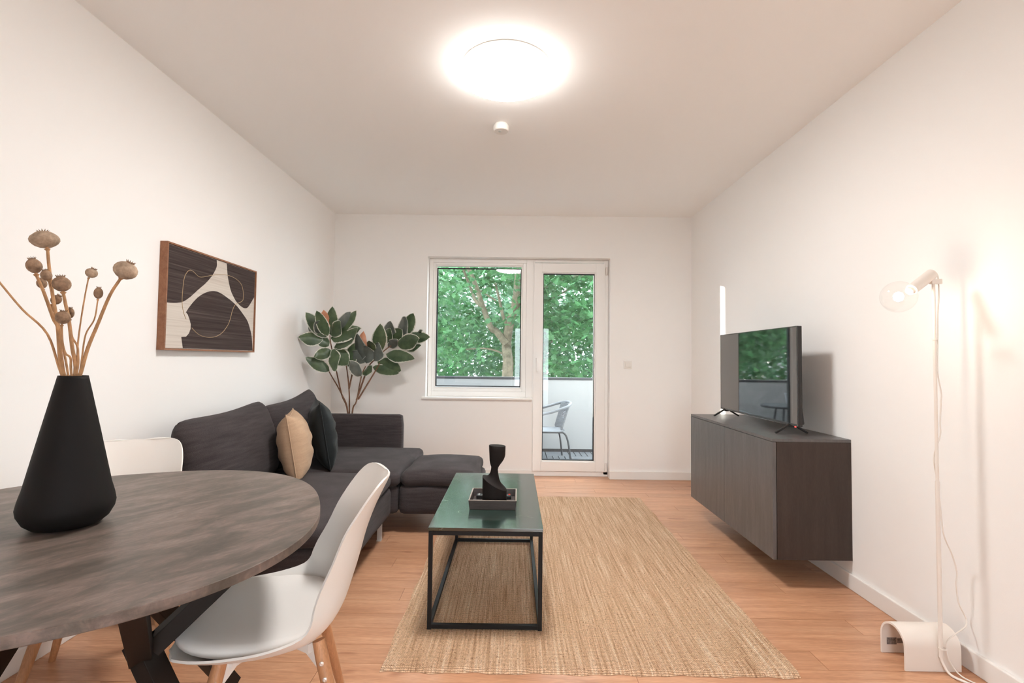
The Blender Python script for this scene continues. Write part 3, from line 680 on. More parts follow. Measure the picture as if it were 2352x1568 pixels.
tvx, tv0, tv1, tz0, tz1 = 3.468, 2.785, 3.818, .845, 1.412
tv = thing('television', 'flat screen television standing on the wall cabinet', 'television', (tvx, (tv0+tv1)/2, ctop))
hw = (tv1-tv0)/2; a0, a1 = tz0-ctop, tz1-ctop
part('panel', MB().box(.002, .028, -hw, hw, a0, a1), M['tv_black'], tv, bevel=.003)
part('bezel', MB().box(0, .004, -hw, hw, a0, a0+.012).box(0, .004, -hw, hw, a1-.006, a1).box(0, .004, -hw, -hw+.006, a0+.012, a1-.006).box(0, .004, hw-.006, hw, a0+.012, a1-.006), M['bezel'], tv)
part('screen', MB().box(.0005, .003, -hw+.006, hw-.006, a0+.012, a1-.006), M['screen'], tv)
part('rear_housing', MB().prism([(-hw+.04, a0+.004), (hw-.04, a0+.004), (hw-.10, a0+.30), (-hw+.10, a0+.30)], .028, .066), M['tv_black'], tv, bevel=.012)
for yy in (-hw+.09, hw-.07):
    f = MB()
    for sx in (-1, 1):
        f.bar((.014+sx*.006, yy, a0+.006), (.014+sx*.095, yy+(.006 if sx > 0 else -.006), .006), .016, .010)
    f.box(.0, .028, yy-.011, yy+.011, a0-.012, a0+.012)
    part('foot', f, M['tv_black'], tv, bevel=.002)
part('standby_light', MB().box(-.001, .004, -hw+.022, -hw+.030, a0-.006, a0-.001), M['red'], tv)

# ------------------------------------------------------------------ floor lamp
LX, LY = 3.555, 2.000
fl_ = thing('floor_lamp', 'thin white floor lamp with bare glowing globe bulb on an arched base', 'floor lamp', (LX, LY, 0))
def arch():
    w0, w1 = 3.423-LX, 3.641-LX; ya, yb, ht, t = 1.985-LY, 2.118-LY, .150, .008
    r = (yb-ya)/2; yc = (ya+yb)/2; prof_o, prof_i = [], []
    for k in range(25):
        a = math.pi*k/24
        prof_o.append((yc-r*math.cos(a), ht-r+r*math.sin(a))); prof_i.append((yc-(r-t)*math.cos(a), ht-r+(r-t)*math.sin(a)))
    o = [(ya, .0005)]+prof_o+[(yb, .0005)]; i = [(ya+t, .0005)]+prof_i+[(yb-t, .0005)]
    mb = MB(); n = len(o)
    for x in (w0, w1):
        mb.v += [(x, p[0], p[1]) for p in o]+[(x, p[0], p[1]) for p in i]
    for k in range(n-1):
        mb.f += [(k, k+1, 2*n+k+1, 2*n+k), (n+k, 3*n+k, 3*n+k+1, n+k+1), (k, n+k, n+k+1, k+1), (2*n+k, 2*n+k+1, 3*n+k+1, 3*n+k)]
    mb.f += [(0, 2*n, 3*n, n), (n-1, 2*n-1, 4*n-1, 3*n-1)]
    return mb
ar = part('base', arch(), M['lamp_w'], fl_, smooth=True, sharp=.5)
part('rating_label', MB().box(-.112, -.072, .1085, .1098, .035, .062), M['label'], ar)
part('rating_label', MB().box(-.068, -.040, .1085, .1098, .040, .060), M['label'], ar)
part('pole', MB().tube([(0, -.022, .060), (0, -.022, .74)], .0075, 14), M['lamp_w'], fl_, smooth=True)
part('pole', MB().tube([(0, -.022, .70), (0, -.022, 1.535)], .0058, 14), M['lamp_w'], fl_, smooth=True)
part('collar', MB().tube([(0, -.022, 1.300), (0, -.022, 1.308)], .0085, 14), M['lamp_w'], fl_, smooth=True)
hd0, hd1 = Vector((-.100, -.035, 1.498)), Vector((.003, -.012, 1.568))
hdir = (hd1-hd0).normalized()
part('bracket', MB().box(-.012, .030, -.030, -.014, 1.525, 1.545), M['lamp_w'], fl_, bevel=.002)
part('socket', MB().tube([hd0, hd0+hdir*.002, hd1-hdir*.002, hd1], [.0195, .0215, .0215, .0195], 28), M['lamp_w'], fl_, smooth=True)
bc = Vector((-.162, -.049, 1.468)); br = .0615
adir = (hd0-bc).normalized()
def bulb_mesh():
    u = adir.orthogonal().normalized(); w = adir.cross(u); rr = []
    prof = [(-br*math.cos(a), br*math.sin(a)) for a in [math.pi*k/22*0.86 for k in range(1, 23)]]
    dist = (hd0-bc).length
    prof += [(dist*.92, .020), (dist, .017)]
    for d, r in prof: rr.append([bc+adir*d+(u*math.cos(2*math.pi*j/32)+w*math.sin(2*math.pi*j/32))*r for j in range(32)])
    return MB().rings(rr, cap1=False)
bl = part('bulb', bulb_mesh(), M['bulb'], fl_, smooth=True, sharp=2)
fm = MB().lathe([(0, -.020), (.013, -.014), (.018, 0), (.013, .014), (0, .020)], 16, c=tuple(bc), cap0=False, cap1=False)
part('filament', fm, emit('filament_glow', (1, .86, .70), BULB), bl, smooth=True)
part('bulb_cap', MB().tube([hd0-hdir*.012, hd0+hdir*.004], .0150, 20), M['chrome'], bl, smooth=True)
cabl = [(.003, -.012, 1.568), (.018, -.012, 1.572), (.026, -.014, 1.552), (.026, -.016, 1.48), (.019, -.017, 1.40), (.016, -.018, 1.305), (.014, -.018, 1.24), (.014, -.018, 1.16), (.026, -.018, 1.09), (.024, -.018, 1.05), (.019, -.018, .97), (.018, -.018, .92), (-.003, -.011, .83), (.010, -.012, .73), (.016, -.016, .62), (.026, -.016, .53), (.070, .0, .45), (.092, .004, .38), (.088, .003, .33), (.096, .004, .26), (.120, .006, .21), (.126, .004, .190), (.108, -.010, .172), (.056, -.024, .150), (.020, -.028, .125), (.016, -.031, .085), (.024, -.036, .05), (.045, -.06, .012), (.085, -.13, .006), (.11, -.25, .006), (.115, -.6, .006), (.115, -1.3, .006)]
part('cable', MB().tube(smooth_pts(cabl, 5), .0026, 8), M['cable'], fl_, smooth=True)
part('cable', MB().tube(smooth_pts([(0, -.022, .066), (.002, -.030, .04), (.016, -.05, .008), (.05, -.11, .0055), (.09, -.25, .0055), (.10, -.6, .0055), (.10, -1.3, .0055)], 6), .0048, 8), M['cable'], fl_, smooth=True)
part('cable_tie', MB().lathe([(.010, -.002), (.014, -.002), (.014, .002), (.010, .002), (.010, -.002)], 20, c=(.005, -.024, .095), cap0=False, cap1=False), M['cable'], fl_)

# ------------------------------------------------------------------ dining table
TC = (.725, 1.329); TZ = .750
dt = thing('dining_table', 'round dining table with grey brown concrete look top and black branching legs', 'dining table', (TC[0], TC[1], 0))
def outline(s, z, n=128):
    r = []
    a0 = 1.992; e = 2/2.369
    for k in range(n):
        t = 2*math.pi*k/n; c, si = math.cos(t), math.sin(t)
        u = (.626-s)*math.copysign(abs(c)**e, c); v = (.593-s)*math.copysign(abs(si)**e, si)
        r.append((u*math.cos(a0)-v*math.sin(a0), u*math.sin(a0)+v*math.cos(a0), z))
    return r
part('tabletop', MB().rings([outline(.001, TZ-.022), outline(0, TZ-.020), outline(0, TZ-.0015), outline(.0015, TZ)]), M['concrete'], dt, smooth=True, sharp=.4)
for k in range(4):
    a = math.radians(-13+90*k); c, s = math.cos(a), math.sin(a)
    ln = add('leg', None, dt)
    J = (.215*c, .215*s, .455)
    mb = MB().bar((.54*c, .54*s, .0), (J[0]-.012*c, J[1]-.012*s, J[2]+.02), .055, .048)
    part('shin', mb, M['dark_leg'], ln, bevel=.002)
    for d in (-27, 27):
        b = math.radians(-13+90*k+d)
        part('arm', MB().bar((J[0], J[1], J[2]-.02), (.50*math.cos(b), .50*math.sin(b), TZ-.030), .048, .045), M['dark_leg'], ln, bevel=.002)
    part('mounting_plate', MB().prism([(.50*math.cos(a+q)*r, .50*math.sin(a+q)*r) for q, r in ((-.56, .9), (-.56, 1.08), (.56, 1.08), (.56, .9))], TZ-.030, TZ-.0225, 'z'), M['dark_leg'], ln)

# ------------------------------------------------------------------ vase with poppy heads
VC = (.697, 1.316)
vs = MB().lathe([(0, 0), (.055, 0), (.072, .004), (.088, .018), (.099, .040), (.1015, .055), (.098, .075), (.090, .105), (.060, .255), (.0335, .385), (.0315, .394), (.0295, .393), (.030, .38), (.055, .25), (.080, .10), (.07, .02), (0, .012)], 64, cap0=False, cap1=False)
vase = part('vase', vs, M['vase'], smooth=True, sharp=2, loc=(VC[0], VC[1], TZ+.0005), label='matte black tapered vase with a narrow neck on the dining table', category='vase')
POPPY = [((0.579, 1.34, 1.515), 0.0309, 0.0223, 0, [(0.589, 1.34, 1.486), (0.6, 1.334, 1.445), (0.619, 1.328, 1.365), (0.643, 1.322, 1.277), (0.667, 1.316, 1.149)]), ((0.593, 1.3, 1.435), 0.016, 0.0202, -20, [(0.601, 1.3, 1.409), (0.62, 1.304, 1.362), (0.643, 1.308, 1.297), (0.656, 1.312, 1.262), (0.667, 1.316, 1.149)]), ((0.646, 1.28, 1.407), 0.0114, 0.0143, 0, [(0.654, 1.28, 1.391), (0.66, 1.292, 1.325), (0.664, 1.304, 1.247), (0.671, 1.316, 1.149)]), ((0.558, 1.36, 1.397), 0.011, 0.0143, 0, [(0.563, 1.36, 1.378), (0.595, 1.345, 1.33), (0.632, 1.331, 1.281), (0.673, 1.316, 1.149)]), ((0.678, 1.29, 1.386), 0.0188, 0.0202, 0, [(0.684, 1.29, 1.361), (0.685, 1.296, 1.335), (0.69, 1.303, 1.291), (0.696, 1.31, 1.218), (0.702, 1.316, 1.15)]), ((0.591, 1.37, 1.353), 0.0114, 0.0149, 20, [(0.577, 1.37, 1.336), (0.615, 1.352, 1.294), (0.646, 1.334, 1.233), (0.682, 1.316, 1.15)]), ((0.704, 1.27, 1.296), 0.0149, 0.0172, 0, [(0.702, 1.27, 1.274), (0.695, 1.282, 1.232), (0.694, 1.293, 1.203), (0.698, 1.304, 1.191), (0.691, 1.316, 1.15)]), ((0.669, 1.33, 1.313), 0.008, 0.0143, -10, [(0.668, 1.33, 1.293), (0.68, 1.326, 1.248), (0.696, 1.323, 1.227), (0.703, 1.32, 1.203), (0.705, 1.316, 1.15)]), ((0.704, 1.35, 1.426), 0.0133, 0.0134, 25, [(0.696, 1.35, 1.41), (0.695, 1.342, 1.356), (0.694, 1.333, 1.279), (0.698, 1.324, 1.218), (0.707, 1.316, 1.15)]), ((0.768, 1.3, 1.364), 0.0096, 0.0149, 0, [(0.767, 1.3, 1.345), (0.757, 1.304, 1.295), (0.732, 1.308, 1.254), (0.721, 1.312, 1.189), (0.713, 1.316, 1.15)]), ((0.814, 1.33, 1.431), 0.0263, 0.0244, 25, [(0.801, 1.33, 1.408), (0.777, 1.326, 1.361), (0.75, 1.323, 1.282), (0.729, 1.32, 1.218), (0.716, 1.316, 1.15)]), ((0.459, 1.31, 1.427), 0.0137, 0.0178, -30, [(0.475, 1.31, 1.412), (0.492, 1.312, 1.39), (0.554, 1.313, 1.32), (0.624, 1.314, 1.254), (0.664, 1.316, 1.149)])]
PLAB = ['largest flat poppy head rising highest above the vase', 'poppy head at the upper left, just below the highest one', 'small brown poppy head in front of the thickest stem', 'poppy head partly hidden behind its neighbours left of the thick stem',
        'wrinkled dark poppy head right of the thick stem', 'half hidden poppy head behind the thick stem, halfway down', 'lowest poppy head with a ragged crown, in the middle of the bunch', 'small poppy head tucked behind the lowest one',
        'small pale poppy head on a thin stem right of the middle', 'smallest brown egg shaped poppy head on a crooked stem', 'big pale poppy head leaning out furthest right', 'poppy stem bending furthest left out of the vase']
for i, (c, rx, ry, tilt, st) in enumerate(POPPY):
    c = Vector(c); tl = math.radians(tilt)
    top = Vector(st[0])
    up = (c-top).normalized()
    p = thing('poppy_stem', 'dried '+PLAB[i], 'dried flower', (VC[0], VC[1], TZ+.03), group='dried poppies in the black vase')
    O = Vector((VC[0], VC[1], TZ+.03))
    pts = [Vector(q)-O for q in st]+[Vector((.02*math.sin(i*2.4), .02*math.cos(i*2.4), .25)), Vector((.03*math.sin(i*2.4), .03*math.cos(i*2.4), .012))]
    sp = smooth_pts(pts, 5); sp = [c-O-up*ry*.5]+sp
    r0 = .0034 if rx > .015 else .0022
    if i in (8, 9): r0 = .0016
    rad = [r0*(1+.5*k/len(sp)) for k in range(len(sp))]
    part('stalk', MB().tube(sp, rad, 8), M['stalk'], p, smooth=True)
    n = 22
    axis = (up+Vector((math.sin(tl)*.5, 0, .35))).normalized()
    u = axis.orthogonal().normalized(); w = axis.cross(u); hr = []
    mh = (rx+ry)/2
    for zz, rr in ((-1.02, .06), (-.98, .22), (-.86, .52), (-.6, .82), (-.25, .98), (.1, 1.0), (.45, .90), (.75, .66), (.93, .36), (.97, .1)):
        hr.append([c-O+axis*zz*ry+(u*math.cos(2*math.pi*j/n)+w*math.sin(2*math.pi*j/n))*rx*1.02*rr*(1+.035*math.cos(8*2*math.pi*j/n)) for j in range(n)])
    hd_ = part('seed_head', MB().rings(hr), M['poppy2'] if i in (0, 8, 10) else M['poppy'], p, smooth=True, sharp=2)
    cr = MB(); base_c = c-O+axis*ry*.90; m_ = 11; R1 = rx*(.60 if rx < .02 else .46)
    for j in range(m_):
        a = 2*math.pi*j/m_; d = (u*math.cos(a)+w*math.sin(a)); tt_ = axis.cross(d)
        k = len(cr.v)
        b0 = base_c+d*R1*.35
        cr.v += [b0-tt_*R1*.2, b0+tt_*R1*.2, base_c+d*R1+axis*ry*.30, base_c+d*R1*.75+axis*ry*.10-axis*.002]
        cr.f += [(k, k+1, k+2), (k, k+2, k+3), (k+1, k+3, k+2), (k, k+3, k+1)]
    part('crown', cr, M['poppy'], hd_)
    part('collar', MB().tube([top-O-up*.002, top-O+up*.003], [r0*1.1, r0*2.0], 10), M['stalk'], p, smooth=True)

# ------------------------------------------------------------------ dining chairs
def shell():
    S = [(.240, .432, .130, .004), (.238, .431, .165, .010), (.226, .425, .200, .020), (.170, .408, .236, .040), (.09, .397, .252, .050), (.0, .393, .258, .058), (-.09, .401, .256, .070),
         (-.150, .426, .248, .088), (-.192, .470, .233, .102), (-.220, .532, .214, .104), (-.240, .600, .198, .092), (-.258, .670, .184, .080), (-.280, .735, .182, .062), (-.302, .785, .172, .048), (-.316, .812, .150, .036), (-.324, .826, .110, .022), (-.327, .831, .060, .012)]
    # finer sampling by smooth interpolation
    P = [(a, b, c, d) for a, b, c, d in S]
    def interp(k):
        i = min(int(k), len(P)-2); t = k-i
        q = [P[max(i-1, 0)], P[i], P[i+1], P[min(i+2, len(P)-1)]]
        return [.5*(2*q[1][c]+(q[2][c]-q[0][c])*t+(2*q[0][c]-5*q[1][c]+4*q[2][c]-q[3][c])*t*t+(3*q[1][c]-q[0][c]-3*q[2][c]+q[3][c])*t**3) for c in range(4)]
    rows = [interp(i/3) for i in range(3*(len(P)-1)+1)]
    nv = 24; mb = MB(); V = []
    for i, (u, z, w, lift) in enumerate(rows):
        a, b = rows[max(i-1, 0)], rows[min(i+1, len(rows)-1)]
        t = Vector((0, b[0]-a[0], b[1]-a[1])).normalized(); nrm = Vector((0, t.z, -t.y))   # x lateral, y forward
        if nrm.z < 0 and nrm.y < 0: nrm = -nrm
        r = []
        for j in range(nv+1):
            s = 2*j/nv-1
            ex = 4.6 if i < 18 else (4.6-2.2*(i-18)/9 if i < 27 else 2.4)
            r.append(Vector((s*w, u, z))+nrm*lift*(abs(s)**ex))
        V.append(r)
    th_ = .006
    nr = len(rows)
    def normal(i, j):
        a = V[min(i+1, nr-1)][j]-V[max(i-1, 0)][j]; b = V[i][min(j+1, nv)]-V[i][max(j-1, 0)]
        n_ = a.cross(b); return n_.normalized() if n_.length > 1e-9 else Vector((0, 0, 1))
    for k in (0, 1):
        for i in range(nr):
            for j in range(nv+1):
                mb.v.append(V[i][j]+normal(i, j)*(th_ if k == 0 else 0))
    def I(k, i, j): return k*nr*(nv+1)+i*(nv+1)+j
    for i in range(nr-1):
        for j in range(nv):
            mb.f.append((I(0, i, j), I(0, i+1, j), I(0, i+1, j+1), I(0, i, j+1)))
            mb.f.append((I(1, i, j), I(1, i, j+1), I(1, i+1, j+1), I(1, i+1, j)))
    for i in range(nr-1):
        for j in (0, nv): mb.f.append((I(0, i, j), I(0, i+1, j), I(1, i+1, j), I(1, i, j)))
    for j in range(nv):
        for i in (0, nr-1): mb.f.append((I(0, i, j), I(0, i, j+1), I(1, i, j+1), I(1, i, j)))
    return mb
def seat_pad():
    rr = []; n = 40
    for s, z in ((.86, .004), (1.0, .022), (1.01, .036), (.975, .046), (.90, .052), (.6, .052), (.3, .050), (.02, .049)):
        r = []
        for j in range(n):
            a = 2*math.pi*j/n; c, d = math.cos(a), math.sin(a); e = .72
            x = .228*math.copysign(abs(c)**e, c)*s; y = .204*math.copysign(abs(d)**e, d)*s+.040
            x *= 1-.10*max(0, d)
            lift = .012*(min(1, abs(x)/.25))**2.4
            yy = y
            zb = .396+(.022*max(0, min(1, (yy-.02)/.2)))+(.02*max(0, (-yy-.08)/.10)**1.5 if yy < -.08 else 0)
            r.append((x, yy, zb+lift*.8+z+.003))
        rr.append(r)
    return MB().rings(rr)
SHELL = mesh_from(shell(), 'seat_shell', M['white_p'], True, sharp=1.2)
PAD = mesh_from(seat_pad(), 'seat_pad', M['pad'], True, sharp=2)
def leg_mesh(sx, sy):
    a = Vector((sx*.135, sy*.12+.0, .398)); b = Vector((sx*.225, sy*.215, .0005))
    return MB().tube([a, a+(b-a)*.12, a+(b-a)*.5, b], [.0165, .0185, .0165, .0115], 16)
LEGS = {(sx, sy): mesh_from(leg_mesh(sx, sy), 'leg', M['beech'], True, sharp=.6) for sx in (-1, 1) for sy in (-1, 1)}
BOLT = mesh_from(MB().lathe([(0, 0), (.0065, 0), (.0065, .004), (.003, .006), (0, .0055)], 12, cap0=False, cap1=False), 'bolt', M['chrome'], True)
mbf = MB()
for s in (-1, 1):
    mbf.bar((s*.128, .105, .378), (-s*.128, -.105, .378), .03, .026)
FRAME = mesh_from(mbf, 'under_frame', M['white_p'])
BRK = {}
for sx in (-1, 1):
    for sy in (-1, 1):
        a = Vector((sx*.128, sy*.112, .390)); b = Vector((sx*.150, sy*.138, .31)); inn_ = Vector((sx*.070, sy*.058, .390))
        dn = Vector((-sy, sx, 0)).normalized()*.008
        BRK[(sx, sy)] = mesh_from(MB().rings([[a+dn, b+dn, inn_+dn], [a-dn, b-dn, inn_-dn]]), 'bracket', M['white_p'])
def chair(label, loc, face):
    ang = math.atan2(face[1], face[0])-math.pi/2
    c = thing('dining_chair', label, 'chair', loc, ang, 'white shell dining chairs')
    add('seat_shell', SHELL, c); add('seat_pad', PAD, c); add('under_frame', FRAME, c)
    for k, me in LEGS.items():
        lg = add('leg', me, c)
        a = Vector((k[0]*.135, k[1]*.12, .398)); b = Vector((k[0]*.225, k[1]*.215, .0005))
        d = Vector((k[0], -k[1]*.2, 0)).normalized()
        for t in (.13, .23):
            bo = add('bolt', BOLT, lg); bo.location = a+(b-a)*t+d*.0165; bo.rotation_euler = d.to_track_quat('Z', 'Y').to_euler()
        add('bracket', BRK[k], c)
    return c
chair('white shell dining chair with padded seat between the table and the rug', (1.165, 1.512, 0), (-.927, -.375))
chair('white shell dining chair on the wall side of the table, partly hidden by the vase', (.375, 1.885, 0), (.46, -.89))

# ------------------------------------------------------------------ balcony furniture
bc_ = thing('balcony_armchair', 'grey wicker bistro armchair standing on the balcony', 'chair', (2.27, 6.04, .0), math.radians(97))
def wick():                                   # seat and back of one woven sheet; x lateral, y forward
    mb = MB(); prof = [(.22, .385), (.15, .375), (0, .362), (-.14, .366), (-.19, .385), (-.215, .44), (-.245, .54), (-.268, .64), (-.272, .675)]
    return prof
prof = wick()
def sheet(p, w, t=.012, curve=.0):
    rings = []
    for (y, z), ww in zip(p, w):
        rings.append([(-ww, y+curve, z), (-ww*.5, y+curve*.2, z), (0, y, z), (ww*.5, y+curve*.2, z), (ww, y+curve, z), (ww, y+curve-.004, z-t), (0, y-.004, z-t), (-ww, y+curve-.004, z-t)])
    return MB().rings(rings)
part('seat', sheet(prof[:5], [.21, .215, .215, .205, .19]), M['wicker'], bc_, smooth=True, sharp=1)
# woven back: slats around an open lattice
back = MB()
def bk(s, t):                                 # s across -1..1, t 0..1 up
    z = .385+.285*t; y = -.19-.085*t+.035*s*s; return Vector((s*(.17+.02*t), y, z))
for k in range(13):
    s = -1+2*k/12
    for (t0, t1) in (((0, 1),) if abs(s) > .45 else ((0, .38), (.72, 1))):
        back.tube([bk(s, t0+(t1-t0)*q/4) for q in range(5)], .0125, 6)
for (t0, t1) in ((.0, .38), (.72, 1)):
    for q in range(6): back.tube([bk(-1+2*k/10, t0+(t1-t0)*q/5) for k in range(11)], .008, 5)
for k in range(5):
    d = .5*k/4-.25
    back.tube([bk(-.42+.84*q/4, max(.38, min(.72, .38+.34*(q/4)+d))) for q in range(5)], .005, 5)
    back.tube([bk(-.42+.84*q/4, max(.38, min(.72, .72-.34*(q/4)+d))) for q in range(5)], .005, 5)
part('backrest', back, M['wicker'], bc_, smooth=True)
hoop = smooth_pts([(-.27, .20, .50), (-.285, .12, .565), (-.285, -.02, .60), (-.25, -.20, .655), (-.14, -.275, .685), (0, -.292, .692), (.14, -.275, .685), (.25, -.20, .655), (.285, -.02, .60), (.285, .12, .565), (.27, .20, .50)], 5)
part('arm_hoop', MB().tube(hoop, .016, 10), M['wicker'], bc_, smooth=True)
for s in (-1, 1):
    part('leg', MB().tube(smooth_pts([(s*.27, .20, .50), (s*.262, .215, .40), (s*.265, .235, .20), (s*.27, .245, .001)], 4), .011, 8), M['grey_tube'], bc_, smooth=True)
    part('leg', MB().tube(smooth_pts([(s*.20, -.10, .355), (s*.21, -.18, .345), (s*.225, -.225, .25), (s*.24, -.26, .001)], 4), .011, 8), M['grey_tube'], bc_, smooth=True)
    part('side_rail', MB().tube([(s*.215, .20, .36), (s*.205, -.17, .352)], .011, 8), M['grey_tube'], bc_, smooth=True)
bt = thing('balcony_table', 'small round grey bistro table on the balcony, mirrored in the television', 'table', (1.72, 6.06, .0))
part('tabletop', MB().lathe([(0, .66), (.285, .66), (.295, .67), (.295, .685), (.285, .692), (0, .692)], 48, cap0=False, cap1=False), M['grey_tube'], bt, smooth=True)
for k in range(4):
    a = math.radians(45+90*k)
    part('leg', MB().tube([(.12*math.cos(a), .12*math.sin(a), .66), (.24*math.cos(a), .24*math.sin(a), .001)], .012, 8), M['grey_tube'], bt, smooth=True)
part('flower_pot', MB().lathe([(0, 0), (.075, 0), (.095, .12), (.102, .12), (.102, .145), (.094, .145), (.085, .03), (0, .03)], 32, cap0=False, cap1=False), M['pale_pot'], smooth=True, sharp=.8,
     loc=(1.62, 6.10, .6925), label='pale flower pot on the balcony bistro table, mirrored in the television', category='flower pot')

# ------------------------------------------------------------------ trees and house beyond the balcony
BR = [[(1.75, 10.0, 0.82), (1.76, 10.0, 1.17), (1.72, 10.0, 1.52), (1.79, 10.0, 1.96), (1.91, 10.0, 2.41), (1.95, 10.0, 3.21)], [(1.72, 10.0, 1.52), (1.51, 10.0, 1.78), (1.4, 10.0, 1.85), (1.22, 10.0, 2.31), (1.06, 10.0, 2.76), (0.85, 10.0, 3.2)], [(1.24, 10.0, 2.27), (1.08, 10.0, 2.4), (0.97, 10.0, 2.66), (0.83, 10.0, 3.02)], [(1.79, 10.0, 1.92), (1.67, 10.0, 2.01), (1.57, 10.0, 2.4), (1.48, 10.0, 2.76)], [(1.69, 10.0, 1.3), (1.52, 10.0, 1.38), (1.25, 10.0, 1.43), (0.9, 10.0, 1.4)], [(1.86, 10.0, 2.19), (2.08, 10.0, 2.41), (2.48, 10.0, 2.64), (2.78, 10.0, 2.82), (3.18, 10.0, 2.9), (3.62, 10.0, 2.94)], [(1.79, 10.0, 1.96), (1.86, 10.0, 2.41), (1.9, 10.0, 2.85)], [(1.5, 10.0, 2.4), (1.24, 10.0, 2.56), (1.07, 10.0, 2.67)], [(2.57, 10.0, 2.42), (2.92, 10.0, 2.62), (3.18, 10.0, 2.87)]]
LEAF2D = [(0, 0), (.16, -.06), (.40, .02), (.30, .16), (.52, .34), (.30, .42), (.30, .62), (.13, .58), (0, 1.0), (-.13, .58), (-.30, .62), (-.30, .42), (-.52, .34), (-.30, .16), (-.40, .02), (-.16, -.06)]
def leaf_cloud(name, centers, size, parent, mat, seed, flatness=.6):
    rs = np.random.RandomState(seed); n = len(centers); k = len(LEAF2D)
    L = np.array([(a, b-.4, -.18*abs(a)-.12*(b-.4)**2) for a, b in LEAF2D])
    N = rs.normal(size=(n, 3)); N[:, 2] = np.abs(N[:, 2])+flatness; N[:, 1] -= .35
    N /= np.linalg.norm(N, axis=1)[:, None]
    A = rs.normal(size=(n, 3)); A[:, 2] -= .5; A -= (A*N).sum(1)[:, None]*N; A /= np.linalg.norm(A, axis=1)[:, None]
    B = np.cross(A, N); s = size*(.65+.7*rs.rand(n))
    V = centers[:, None, :]+s[:, None, None]*(L[None, :, 0, None]*B[:, None]+L[None, :, 1, None]*A[:, None]+L[None, :, 2, None]*N[:, None])
    me = bpy.data.meshes.new(name)
    me.from_pydata(V.reshape(-1, 3).tolist(), [], [tuple(range(i*k, i*k+k)) for i in range(n)])
    me.materials.append(mat)
    return add(name, me, parent, kind='stuff')
def clumps(rs, nc, per, box, rad, left):
    (x0, x1), (y0_, y1_), (z0_, z1_) = box; out = []
    while len(out) < nc:
        c = np.array([rs.uniform(x0, x1), rs.uniform(y0_, y1_), rs.uniform(z0_, z1_)])
        if c[0] < left(c[1]): continue
        p = rs.normal(size=(per, 3))*np.array(rad); out.append(c+p)
    return np.concatenate(out)
left = lambda y: .35-1.05*(y-8.4)
rs = np.random.RandomState(5)
mt = thing('maple_tree', 'big green maple tree with forked trunk in front of the balcony', 'tree', (0, 0, 0))
BRr = [.135, .075, .045, .042, .022, .055, .05, .018, .02]
for i, (b, r) in enumerate(zip(BR, BRr)):
    pts = [Vector(p)+Vector((0, random.Random(i*9+k).uniform(-.15, .15) if k else 0, 0)) for k, p in enumerate(b)]
    if i == 0: pts = [Vector((1.72, 10.05, -3.0)), Vector((1.74, 10.0, -.8))]+pts
    sp = smooth_pts(pts, 4); n = len(sp)
    part('trunk' if i == 0 else 'branch', MB().tube(sp, [r*(1-.5*k/n) for k in range(n)], 10), M['bark'], mt, smooth=True)
near = np.concatenate([clumps(rs, 44, 60, ((-1.5, 5.0), (8.8, 9.7), (1.9, 4.2)), (.30, .25, .12), left), clumps(rs, 26, 60, ((2.2, 4.6), (8.8, 9.7), (.7, 3.0)), (.28, .25, .12), left),
                       clumps(rs, 150, 60, ((-1.8, 5.4), (10.3, 11.2), (.2, 4.4)), (.32, .16, .14), left), clumps(rs, 8, 50, ((-.6, 1.2), (9.0, 9.7), (1.2, 2.0)), (.26, .22, .1), left)])
near = near[(near[:, 0] > left(near[:, 1])) & (near[:, 1] > 8.1) & (near[:, 1] < 11.35)]
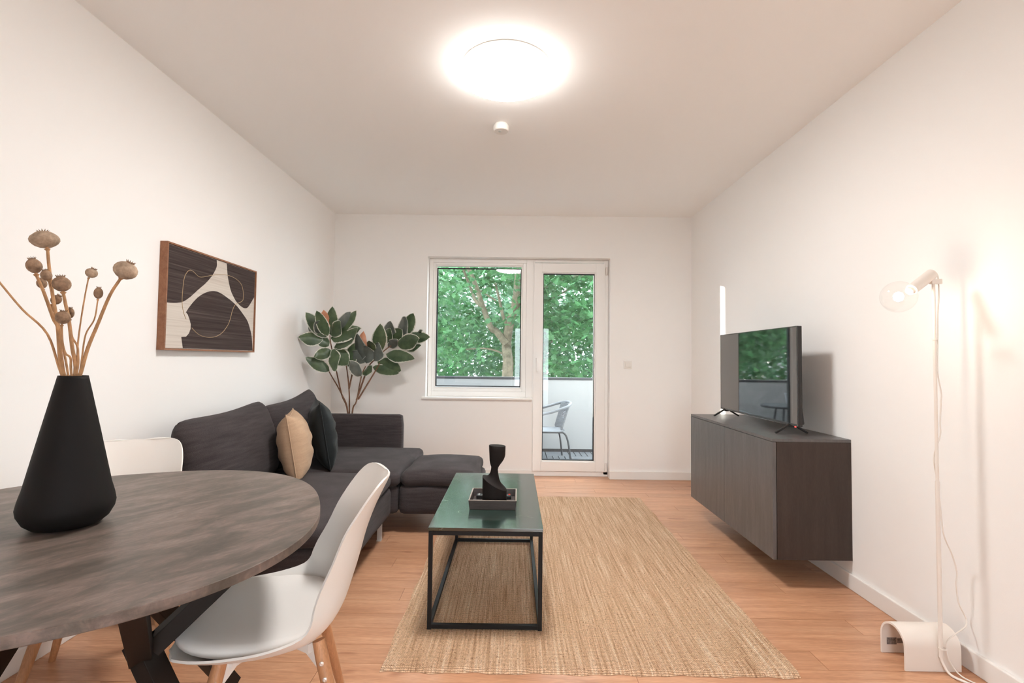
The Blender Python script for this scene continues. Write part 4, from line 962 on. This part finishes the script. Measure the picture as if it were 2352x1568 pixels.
# the nearest leaves one by one, the rest as foliage
one = mesh_from(MB(), 'leaf', M['tree'])
lm = bpy.data.meshes.new('leaf'); lm.from_pydata([(a, b-.4, -.18*abs(a)-.12*(b-.4)**2) for a, b in LEAF2D], [], [tuple(range(len(LEAF2D)))]); lm.materials.append(M['tree'])
inview = (near[:, 0] > 1.873-.16*near[:, 1]) & (near[:, 0] < 1.873+.16*near[:, 1]) & (near[:, 2] < 1.2+.19*near[:, 1]) & (near[:, 2] > .95)
order = np.argsort(np.where(inview, near[:, 1], 99))[:280]
rl = random.Random(2)
for q in order:
    o = add('leaf', lm, mt, tuple(near[q])); s = .13*rl.uniform(.8, 1.3); o.scale = (s, s, s)
    o.rotation_euler = (rl.uniform(-.2, 1.3), rl.uniform(-.6, .6), rl.uniform(-2.2, 2.2)+math.pi)
leaf_cloud('foliage', np.delete(near, order, 0), .125, mt, M['tree'], 11)
far = clumps(rs, 620, 75, ((-4.5, 7.5), (11.6, 14.6), (-1.6, 4.4)), (.45, .4, .28), left)
far = far[(far[:, 1] > 11.55) & (far[:, 1] < 15.2)]
ft = thing('woodland_tree', 'paler green tree with small leaves further back beyond the maple', 'tree', (2.6, 12.6, -3))
part('trunk', MB().tube([(0, 0, 0), (.05, 0, 3), (.0, .1, 6.5)], [.14, .10, .05], 10), M['bark'], ft, smooth=True)
for k in range(5): part('branch', MB().tube([(.03, 0, 2.6+.6*k), (.9*math.cos(k*2.1), .6*math.sin(k*2.1), 3.5+.7*k)], [.04, .015], 7), M['bark'], ft, smooth=True)
leaf_cloud('foliage', far-np.array([2.6, 12.6, -3]), .105, ft, M['tree_far'], 12)
hedge = clumps(rs, 520, 60, ((-7.5, 13), (16, 21), (-2.6, 5.2)), (.7, .6, .45), lambda y: -4.2-.7*(y-16))
hedge = hedge[hedge[:, 1] > 15.4]
hg = thing('background_tree', 'broad distant green tree closing the view beyond the others', 'tree', (2, 18, -3))
part('trunk', MB().tube([(0, 0, 0), (.05, 0, 3), (.0, .1, 6.5)], [.2, .14, .06], 10), M['bark'], hg, smooth=True)
leaf_cloud('foliage', hedge-np.array([2, 18, -3]), .19, hg, M['tree_far'], 13)
hs = thing('neighbour_house', 'white house behind the trees, mirrored in the television', 'building', (-9.5, 27, -3))
part('wall', MB().box(-5, 5, 0, 6, 0, 5.6), M['ext'], hs)
part('roof', MB().prism([(-.4, 5.6), (6.4, 5.6), (3, 8.2)], -5.3, 5.3), M['roof'], hs)
for k in range(4):
    for z in (1.0, 3.6):
        w = part('window', MB().box(-4.2+k*2.4, -3.0+k*2.4, -.06, -.002, z, z+1.3), M['pvc'], hs)
        part('pane', MB().box(-4.1+k*2.4, -3.1+k*2.4, -.08, -.061, z+.1, z+1.2), M['win_dark'], w)
